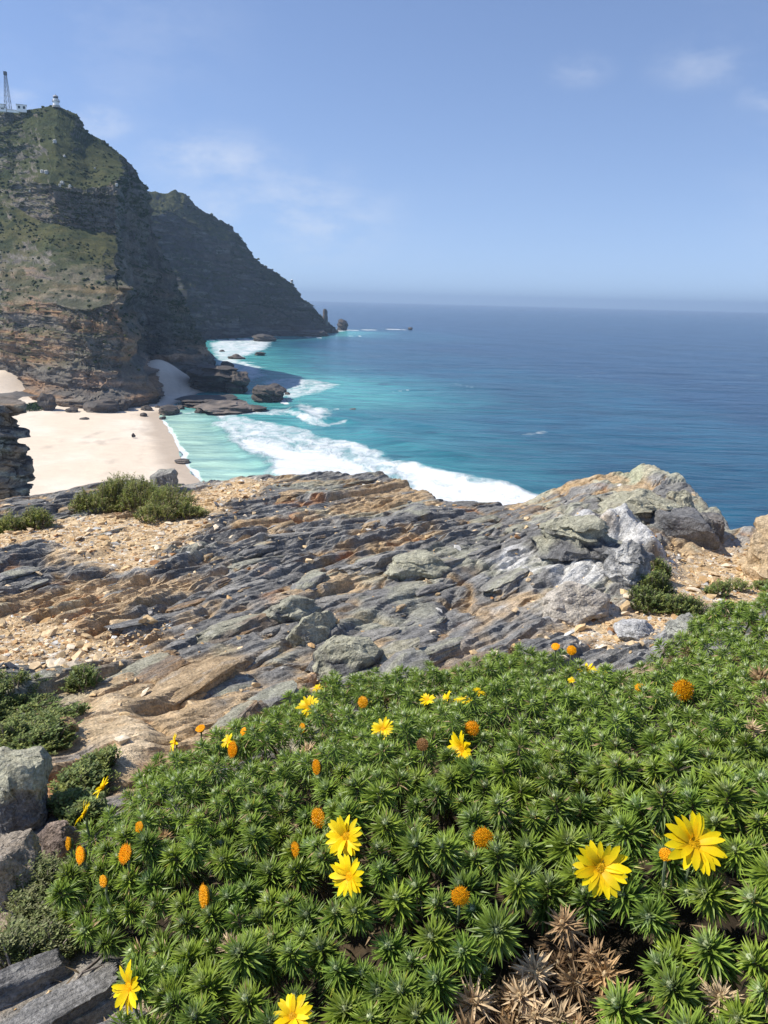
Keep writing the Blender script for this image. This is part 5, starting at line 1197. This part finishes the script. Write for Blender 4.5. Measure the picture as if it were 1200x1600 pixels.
def flower(px, py, size, kind, face, seed):
    R = np.random.default_rng(seed)
    p = shrub_hit(px, py); d = np.linalg.norm(p); ax = p @ CF
    p = p * (1 - (0.035 if kind == 'y' else 0.024) / d)                                          # stands a little above the leaves
    rad = size / F * ax * 0.5
    n = CR * face[0] + CU * face[1] - CF * (face[2] + (0.3 if kind != 'y' else 0.0)); n = n / np.linalg.norm(n)
    M = frame_from(n, R.random() * 6.28)
    rad = rad * (1.12 if kind == 'y' else 1.0); rd = rad * (0.29 if kind == 'y' else 0.84)
    b = MB()
    # disc of florets
    k = 170 if size > 25 else 70
    dome = np.array([[math.sqrt(i / k) * rd * math.cos(i * 2.4), math.sqrt(i / k) * rd * math.sin(i * 2.4), rd * 0.21 * (1 - i / k)] for i in range(k)])
    b.lathe([(0.02 * rd, 0.20 * rd), (0.55 * rd, 0.15 * rd), (0.98 * rd, 0.0), (0.9 * rd, -0.25 * rd)], 14, (0.93, 0.60, 0.01) if kind == 'y' else ((0.95, 0.47, 0.008) if kind == 'o' else (0.30, 0.15, 0.05)))
    for q in dome:
        s = rd * (0.085 if size > 25 else 0.13); h = rd * (0.06 + 0.08 * R.random())
        cc = np.array((0.95, 0.62, 0.012) if kind == 'y' else ((1.0, 0.52, 0.010) if kind == 'o' else (0.34, 0.18, 0.06))) * (0.8 + 0.4 * R.random())
        o3 = R.normal(size=2) * s * 0.5
        b.add([q + [s, 0, 0], q + [-s * .5, s * .87, 0], q + [-s * .5, -s * .87, 0], q + [o3[0], o3[1], h]], [[0, 1, 3], [1, 2, 3], [2, 0, 3]], cc)
    me = b.mesh('flower_head', M_PETAL)
    fo = put('flower_head', me, p + [0, 0, CAMZ], M, 1.0)
    # bracts behind the head
    nb = 22; bb = MB()
    bl = rd * (1.25 if kind != 'y' else 1.5)
    for i in range(nb):
        th = i * 6.283 / nb + R.normal() * 0.1; v = blade(bl * (0.75 + 0.4 * R.random()), bl * 0.10, 0.4, 0.1)
        el = math.radians((18 if i % 2 else 36) + R.normal() * 6); ce, se = math.cos(el), math.sin(el)
        v = v @ np.array([[ce, 0, se], [0, 1, 0], [-se, 0, ce]]); ct, st = math.cos(th), math.sin(th); v = v @ np.array([[ct, st, 0], [-st, ct, 0], [0, 0, 1]])
        c = np.array((0.075, 0.11, 0.035)) if (kind == 'y' or i % 3) else np.array((0.25, 0.12, 0.05))
        bb.add(v + [0, 0, -rd * 0.55], BF, c * (0.8 + 0.4 * R.random()))
    bb.lathe([(0.85 * rd, -0.2 * rd), (0.7 * rd, -0.6 * rd), (0.15 * rd, -0.9 * rd)], 12, (0.08, 0.12, 0.04))
    obj('bracts', bb.mesh('bracts', M_LEAF), fo)
    # stalk down into the leaves
    w = np.array(M).T @ np.array([0, 0, -0.05]); sb = MB(); sb.tube([[0, 0, -0.8 * rd], list(np.array([0, 0, -0.8 * rd]) * 0.5 + w * 0.5), list(w + np.array([0, 0, -rd]))], 0.0022, 5, (0.14, 0.17, 0.09)); obj('stalk', sb.mesh('stalk', M_TWIG), fo)
    if kind == 'y':
        npet = 23 if size > 40 else 19; L = rad * 1.02
        pm = []
        for vv in range(3):
            wid = L * (0.140 + 0.016 * vv); xs = np.array([0, 0.3, 0.62, 0.88, 1.0]); ws = np.array([0.45, 0.9, 1.0, 0.62, 0.12]) * wid
            zc = np.array([0, 0.04, 0.03, -0.02, -0.05]) * L * (1 + 0.5 * vv)
            v = np.concatenate([np.stack([xs * L, -ws, zc], -1), np.stack([xs * L, 0 * ws, zc - 0.02 * L], -1), np.stack([xs * L, ws, zc], -1)])
            f = np.array([[i, i + 1, i + 6, i + 5] for i in range(4)] + [[i + 5, i + 6, i + 11, i + 10] for i in range(4)])
            base = np.array((0.95, 0.70, 0.006)); c = np.repeat((base[None] * np.array([[0.92, 0.72, 1], [0.98, 0.9, 1], [1, 1, 1], [1, 1.03, 1], [1, 1.05, 1]]))[None], 3, 0).reshape(-1, 3)
            pm.append(mesh('petal', v, f, c, M_PETAL, True))
        for i in range(npet):
            th = i * 6.283 / npet + R.normal() * 0.06
            if R.random() < 0.07: continue
            e = Matrix.Rotation(th, 4, 'Z') @ Matrix.Translation((rd * 0.25, 0, -rd * 0.05)) @ Matrix.Rotation(-math.radians(16 + R.normal() * 9), 4, 'Y') @ Matrix.Rotation(R.normal() * 0.2, 4, 'X')
            o = bpy.data.objects.new('petal', pm[i % 3]); COL.objects.link(o); o.parent = fo; o.matrix_local = e @ Matrix.Scale(0.90 * (0.88 + 0.18 * R.random()), 4)
    elif kind == 'o' and size > 24:
        pb = MB()
        for i in range(26):
            th = i * 6.283 / 26; s = rd * 0.12; a = np.array([math.cos(th), math.sin(th), 0]); t_ = np.array([-a[1], a[0], 0])
            ln = rd * (1.1 + 0.25 * R.random()); pb.add([a * rd * 0.85 - t_ * s, a * rd * 0.85 + t_ * s, a * ln + [0, 0, rd * 0.05]], [[0, 1, 2]], np.array((0.82, 0.34, 0.01)) * (0.7 + 0.4 * R.random()))
        obj('withered_petals', pb.mesh('withered_petals', M_PETAL), fo)
    return p
FP = [flower(*f, 600 + i) for i, f in enumerate(FLOWERS)]
DEADPX = [(745, 1535, 1.15), (735, 1588, 1.1), (838, 1556, 0.9), (872, 1562, 0.95), (800, 1580, 0.8), (948, 1492, 1.1), (968, 1524, 1.1), (1188, 1052, 1.3), (1195, 1090, 1.2), (930, 1462, 0.9), (1130, 1525, 0.9), (690, 1090, 0.9), (512, 1118, 0.9), (560, 1122, 0.7), (478, 1165, 0.9), (250, 1300, 0.7), (225, 1305, 0.7),
          (840, 1490, 1.0), (905, 1505, 0.9), (815, 1525, 0.9), (905, 1570, 0.8), (360, 1450, 0.7), (1175, 1130, 1.0), (880, 1430, 0.9)]
def fill_shrub():
    R = np.random.default_rng(91)
    # blue-noise points over the plan of the shrub
    lo = OUTP.min(0); hi = OUTP.max(0); cand = lo + (hi - lo) * R.random((60000, 2))
    cand = cand[sdf(OUTP, cand[:, 0], cand[:, 1]) > -0.015]
    cell = {}; pts = []; rm = 0.0385
    dp = []
    for px, py, s in DEADPX:
        q = shrub_hit(px, py); dp.append(q)
    dpx = np.array(dp)
    def try_add(q, rad):
        ci = (int(q[0] // 0.06), int(q[1] // 0.06))
        for a in (-1, 0, 1):
            for b in (-1, 0, 1):
                for o in cell.get((ci[0] + a, ci[1] + b), ()):
                    if (o[0] - q[0]) ** 2 + (o[1] - q[1]) ** 2 < rad * rad: return False
        cell.setdefault(ci, []).append(q); return True
    for q in dpx[:, :2]: try_add(q, 0.0)
    for q in cand:
        d = float(q[1]); rad = rm * (0.84 + 0.3 * R.random())
        if try_add(q, rad): pts.append(q)
    pts = np.array(pts); n = len(pts)
    z = top_z(pts[:, 0], pts[:, 1])
    e = 0.03
    nx = -(top_z(pts[:, 0] + e, pts[:, 1]) - top_z(pts[:, 0] - e, pts[:, 1])) / (2 * e); ny = -(top_z(pts[:, 0], pts[:, 1] + e) - top_z(pts[:, 0], pts[:, 1] - e)) / (2 * e)
    ed = sdf(OUTP, pts[:, 0], pts[:, 1]); grad = np.stack([sdf(OUTP, pts[:, 0] + e, pts[:, 1]) - sdf(OUTP, pts[:, 0] - e, pts[:, 1]), sdf(OUTP, pts[:, 0], pts[:, 1] + e) - sdf(OUTP, pts[:, 0], pts[:, 1] - e)], -1) / (2 * e)
    k = ss(ed, 0.16, 0.0)
    nrm = np.stack([nx, ny, np.ones(n)], -1); nrm[:, :2] = nrm[:, :2] * 0.8 - grad * k[:, None] * 0.7 + np.array([-0.16, -0.18]) + R.normal(size=(n, 2)) * 0.20
    z = z - 0.07 * k ** 1.5 + 0.016 * R.normal(size=n)
    P = np.stack([pts[:, 0], pts[:, 1], z], -1)
    px, py, dz = to_px(P + [0, 0, CAMZ])
    show = (1 / dz) * ((px > -20) & (px < 1220) & (py < 1630))
    # gap in the leaves at the bottom right
    gap = (((px - 795) / 72) ** 2 + ((py - 1574) / 38) ** 2 < 1) | (((px - 885) / 22) ** 2 + ((py - 1455) / 42) ** 2 < 1)
    keep = ~(gap & (R.random(n) < 0.82))
    fp = np.array(FP)
    for f in fp: keep &= np.linalg.norm(P - (f - np.array([0, 0, 0.0])), axis=1) > 0.022
    seen = ((px > -60) & (px < 1260) & (py < 1660))[keep]
    P, nrm, show = P[keep], nrm[keep], show[keep]; n = len(P)
    order = np.argsort(-show); S = 0.80 + 0.44 * R.random(n); kind = R.integers(0, len(ROS), n); spin = R.random(n) * 6.28
    for i in order[:290]:
        put('rosette', ROS_M[kind[i]], P[i] + [0, 0, CAMZ], frame_from(nrm[i], spin[i]), float(S[i]))
    mass = MB()
    def addr(b, p, nv, s, sp):
        M = np.array(frame_from(nv, sp)) * s
        V = np.concatenate(b.v) @ M.T + p
        mass.add(V, np.concatenate(b.f[3]), np.concatenate(b.c))
    SL = np.array(S0)
    for i in order[290:]: addr(LOW[kind[i] % 5] if seen[i] else FAR[kind[i] % 3], P[i] + [0, 0, CAMZ] - SL, nrm[i], S[i], spin[i])
    # older shoots below the outer leaves
    low = pts[R.choice(len(pts), min(len(pts), 420), replace=False)] + R.normal(size=(min(len(pts), 420), 2)) * 0.02
    for q in low:
        p = np.array([q[0], q[1], float(top_z(q[0], q[1])) - 0.03 - 0.03 * R.random()])
        b = LOW[R.integers(0, 5)] if R.random() < 0.8 else DRY[2]
        addr(b, p + [0, 0, CAMZ] - SL, (R.normal() * 0.4, R.normal() * 0.4 - 0.2, 1), 0.8, R.random() * 6.28)
    gp = R.random((260, 2)); gx = 640 + 400 * gp[:, 0]; gy = 1400 + 230 * gp[:, 1]
    for x_, y_ in zip(gx, gy):
        if not ((((x_ - 800) / 100) ** 2 + ((y_ - 1568) / 60) ** 2 < 1) or (((x_ - 885) / 32) ** 2 + ((y_ - 1455) / 52) ** 2 < 1)): continue
        q = shrub_hit(x_, y_); addr(DRY[(2, 2, 3, 2)[R.integers(0, 4)]], np.array([q[0], q[1], q[2] - 0.045 - 0.05 * R.random()]) + [0, 0, CAMZ] - SL, (R.normal() * 0.5, R.normal() * 0.5 - 0.3, 0.8), 0.7 + 0.4 * R.random(), R.random() * 6.28)
    o = obj('rosette_mass', mass.mesh('rosette_mass', M_LEAF), SHRUB); o['kind'] = 'stuff'
    DK = [0, 3, 0, 3, 0, 1, 0, 1]
    for (x, y, s), q in zip(DEADPX, dp):
        put('dry_rosette', DRY_M[DK[R.integers(0, 8)]], q + [0, 0, CAMZ - (0.03 if y > 1440 else 0.012)], frame_from((-0.3 + R.normal() * 0.3, -0.45 + R.normal() * 0.3, 0.8), R.random() * 6.28), s)
    # branches and litter inside
    b = MB()
    for _ in range(150):
        q = pts[R.integers(0, len(pts))]; t = float(top_z(q[0], q[1])) - 0.05; g = float(gl(q[0], q[1]))
        c = sc_ + (q - sc_) * 0.75
        b.tube(np.array([[q[0], q[1], t], [lerp(q[0], c[0], 0.4), lerp(q[1], c[1], 0.4), lerp(t, g, 0.55)], [c[0], c[1], min(g, t - 0.1)]]) + [0, 0, CAMZ] - SL, [0.003, 0.005, 0.008], 5, np.array((0.13, 0.10, 0.07)) * (0.7 + 0.6 * R.random()))
    obj('branches', b.mesh('branches', M_TWIG), SHRUB)['kind'] = 'stuff'
    xs = np.linspace(lo[0] - 0.05, hi[0] + 0.05, 90); ys = np.linspace(lo[1] - 0.05, hi[1] + 0.05, 90); X, Y = np.meshgrid(xs, ys, indexing='ij')
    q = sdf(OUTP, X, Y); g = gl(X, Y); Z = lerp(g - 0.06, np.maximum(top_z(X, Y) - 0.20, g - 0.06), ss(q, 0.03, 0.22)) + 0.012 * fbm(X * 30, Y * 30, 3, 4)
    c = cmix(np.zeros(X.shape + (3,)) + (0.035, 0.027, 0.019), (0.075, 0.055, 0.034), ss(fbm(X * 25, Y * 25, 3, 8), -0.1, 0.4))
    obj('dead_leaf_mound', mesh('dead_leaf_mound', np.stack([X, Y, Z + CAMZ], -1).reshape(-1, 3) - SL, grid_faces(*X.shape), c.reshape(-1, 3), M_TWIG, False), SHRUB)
    # dead leaves lying on the mound
    nl = 7000; q = pts[R.integers(0, len(pts), nl)] + R.normal(size=(nl, 2)) * 0.03; lb = MB()
    tz = np.maximum(top_z(q[:, 0], q[:, 1]) - 0.15 + 0.03 * R.random(nl), gl(q[:, 0], q[:, 1])); V = []; C = []
    for i in range(nl):
        v = blade(0.03 * (0.6 + 0.7 * R.random()), 0.0024, 0.3, 0.4); th = R.random() * 6.28; ct, st = math.cos(th), math.sin(th); ti = R.normal() * 0.5
        v[:, 2] += v[:, 0] * ti; v = v @ np.array([[ct, st, 0], [-st, ct, 0], [0, 0, 1]]); V.append(v + [q[i, 0], q[i, 1], tz[i] + CAMZ]); C.append(np.repeat((np.array((0.34, 0.25, 0.15)) * (0.2 + 0.9 * R.random()))[None], 5, 0))
    V = np.concatenate(V) - SL; Fc = (BF[None] + (np.arange(nl) * 5)[:, None, None]).reshape(-1, 3)
    o = obj('dry_leaves', mesh('dry_leaves', V, Fc, np.concatenate(C), M_DRY, False), SHRUB); o['kind'] = 'stuff'
    return n
NROS = fill_shrub()

# ---- small leaved plants on the rock ------------------------------------------------------
def heath(name, label, lobes, seed, nspr, leaf, greens, cat='shrub', bare=0.25):
    """low mat or bush: sprigs of small leaves on twigs over a set of lobes (px, py, half width px, height m)"""
    R = np.random.default_rng(seed); foot = hit(*[np.array([l[i] for l in lobes]) for i in (0, 1)])
    e = empty(name, foot.mean(0) * [1, 1, 0] + [0, 0, float(foot[:, 2].min())]); tag(e, label, cat); E0 = np.array(e.location)
    V = []; C = []; tw = MB(); wts = np.array([l[2] * l[3] for l in lobes]); wts = wts / wts.sum()
    for _ in range(nspr):
        i = R.choice(len(lobes), p=wts); l = lobes[i]; f = foot[i]; sc = to_px(f)[2] / F; rad = l[2] * sc
        a = R.random() * 6.283; rr = math.sqrt(R.random()); q = f[:2] + rad * rr * np.array([math.cos(a), math.sin(a) * (l[4] if len(l) > 4 else 0.8)])
        g = float(gl(q[0], q[1])); h = l[3] * math.sqrt(max(0.02, 1 - rr ** 2.2)) * (0.75 + 0.35 * R.random()) * (0.7 + 0.5 * (vn(q[0] * 9, q[1] * 9, seed) > -0.2))
        tip = np.array([q[0] + R.normal() * 0.01, q[1] + R.normal() * 0.01, g + CAMZ + h + 0.01]); root = np.array([lerp(f[0], q[0], 0.7), lerp(f[1], q[1], 0.7), g + CAMZ - 0.01])
        if R.random() < bare: tw.tube(np.array([root, (root + tip) / 2 + R.normal(size=3) * 0.008, tip]) - E0, [0.0035, 0.0025, 0.0012], 4, np.array((0.21, 0.175, 0.14)) * (0.6 + 0.9 * R.random()))
        ax = (tip - root); ax /= np.linalg.norm(ax) + 1e-9; ax = ax + R.normal(size=3) * 0.25
        nl = 16; col = np.array(greens[R.integers(0, len(greens))]) * (0.7 + 0.6 * R.random())
        for k in range(nl):
            t = 1 - 0.9 * k / nl; p = tip - ax * (1 - t) * min(h * 0.6 + 0.02, 0.07); th = k * 2.4 + R.random(); s = leaf * (0.7 + 0.6 * R.random())
            o = np.array([math.cos(th), math.sin(th), 0.55 + R.normal() * 0.25]); o /= np.linalg.norm(o); sd_ = np.cross(o, [0, 0, 1.0]); sd_ /= np.linalg.norm(sd_) + 1e-9
            V.append([p, p + o * s * 0.55 + sd_ * s * 0.28, p + o * s, p + o * s * 0.55 - sd_ * s * 0.28]); C.append(col * (0.8 + 0.4 * R.random()))
    n = len(V)
    obj('foliage', mesh('foliage', np.array(V).reshape(-1, 3) - E0, np.arange(4 * n).reshape(n, 4), np.repeat(np.array(C), 4, 0), M_HEATH, False), e)
    if tw.n: obj('twigs', tw.mesh('twigs', M_TWIG), e)['kind'] = 'stuff'
    return e
GR1 = [(0.24, 0.28, 0.055), (0.30, 0.32, 0.075), (0.17, 0.22, 0.05), (0.30, 0.28, 0.10)]
GR2 = [(0.17, 0.22, 0.06), (0.125, 0.175, 0.05), (0.22, 0.25, 0.065)]
heath('ledge_bush', 'rounded green bush on the brink of the ledge against the sand', [(160, 794, 46, 0.16), (195, 790, 50, 0.20), (225, 794, 44, 0.19), (265, 802, 48, 0.17), (300, 808, 26, 0.10), (130, 798, 22, 0.10), (245, 815, 36, 0.10)], 701, 2400, 0.013, GR1)
heath('ledge_bush', 'small low green bush at the left edge beside the gravel', [(12, 832, 30, 0.13), (55, 824, 30, 0.11), (-20, 830, 30, 0.13)], 702, 700, 0.013, GR1)
heath('creeping_plant', 'dark green creeping plant behind the left boulder', [(20, 1110, 70, 0.04), (80, 1130, 60, 0.035), (60, 1170, 60, 0.05), (130, 1235, 44, 0.05), (155, 1212, 30, 0.045), (120, 1270, 40, 0.06), (20, 1160, 60, 0.05), (-40, 1120, 60, 0.05), (130, 1075, 26, 0.06), (140, 1290, 24, 0.08)], 703, 2300, 0.011, GR2)
heath('creeping_plant', 'light green creeping plant at the left below the cream boulder', [(60, 1430, 48, 0.04), (110, 1440, 44, 0.04), (30, 1480, 34, 0.035), (80, 1490, 40, 0.04), (130, 1415, 34, 0.06), (20, 1510, 30, 0.05), (75, 1400, 40, 0.06), (150, 1455, 22, 0.05)], 704, 1500, 0.007, [(0.22, 0.25, 0.085), (0.17, 0.21, 0.07), (0.26, 0.27, 0.12)], bare=0.15)
heath('cushion_plant', 'dense dark green cushion plant at the foot of the white streaked knob', [(1025, 928, 26, 0.09), (1015, 950, 34, 0.06), (1060, 955, 36, 0.06), (1085, 965, 26, 0.06), (1030, 908, 18, 0.09)], 705, 1100, 0.011, GR2)
heath('cushion_plant', 'thin green sprigs on the gravel at the right edge', [(1150, 922, 26, 0.05), (1190, 920, 20, 0.05), (1120, 930, 20, 0.07)], 706, 260, 0.011, GR2)
# dead twig lying across the slabs at the bottom left
p = hit(np.array([50, 75, 110, 128, 150, 165]), np.array([1590, 1580, 1556, 1530, 1512, 1496])); p[:, 2] += 0.012
b = MB(); b.tube(p - p[0], [0.0015, 0.002, 0.0028, 0.003, 0.003, 0.0035], 6, (0.22, 0.19, 0.17)); b.tube(np.array([p[3], p[3] + [0.03, 0.02, 0.0], p[3] + [0.05, 0.0, -0.01]]) - p[0], [0.002, 0.0015, 0.001], 5, (0.22, 0.19, 0.17))
o = obj('dead_twig', b.mesh('dead_twig', M_TWIG), loc=p[0]); tag(o, 'thin grey dead twig lying across the slabs at the bottom left', 'twig')
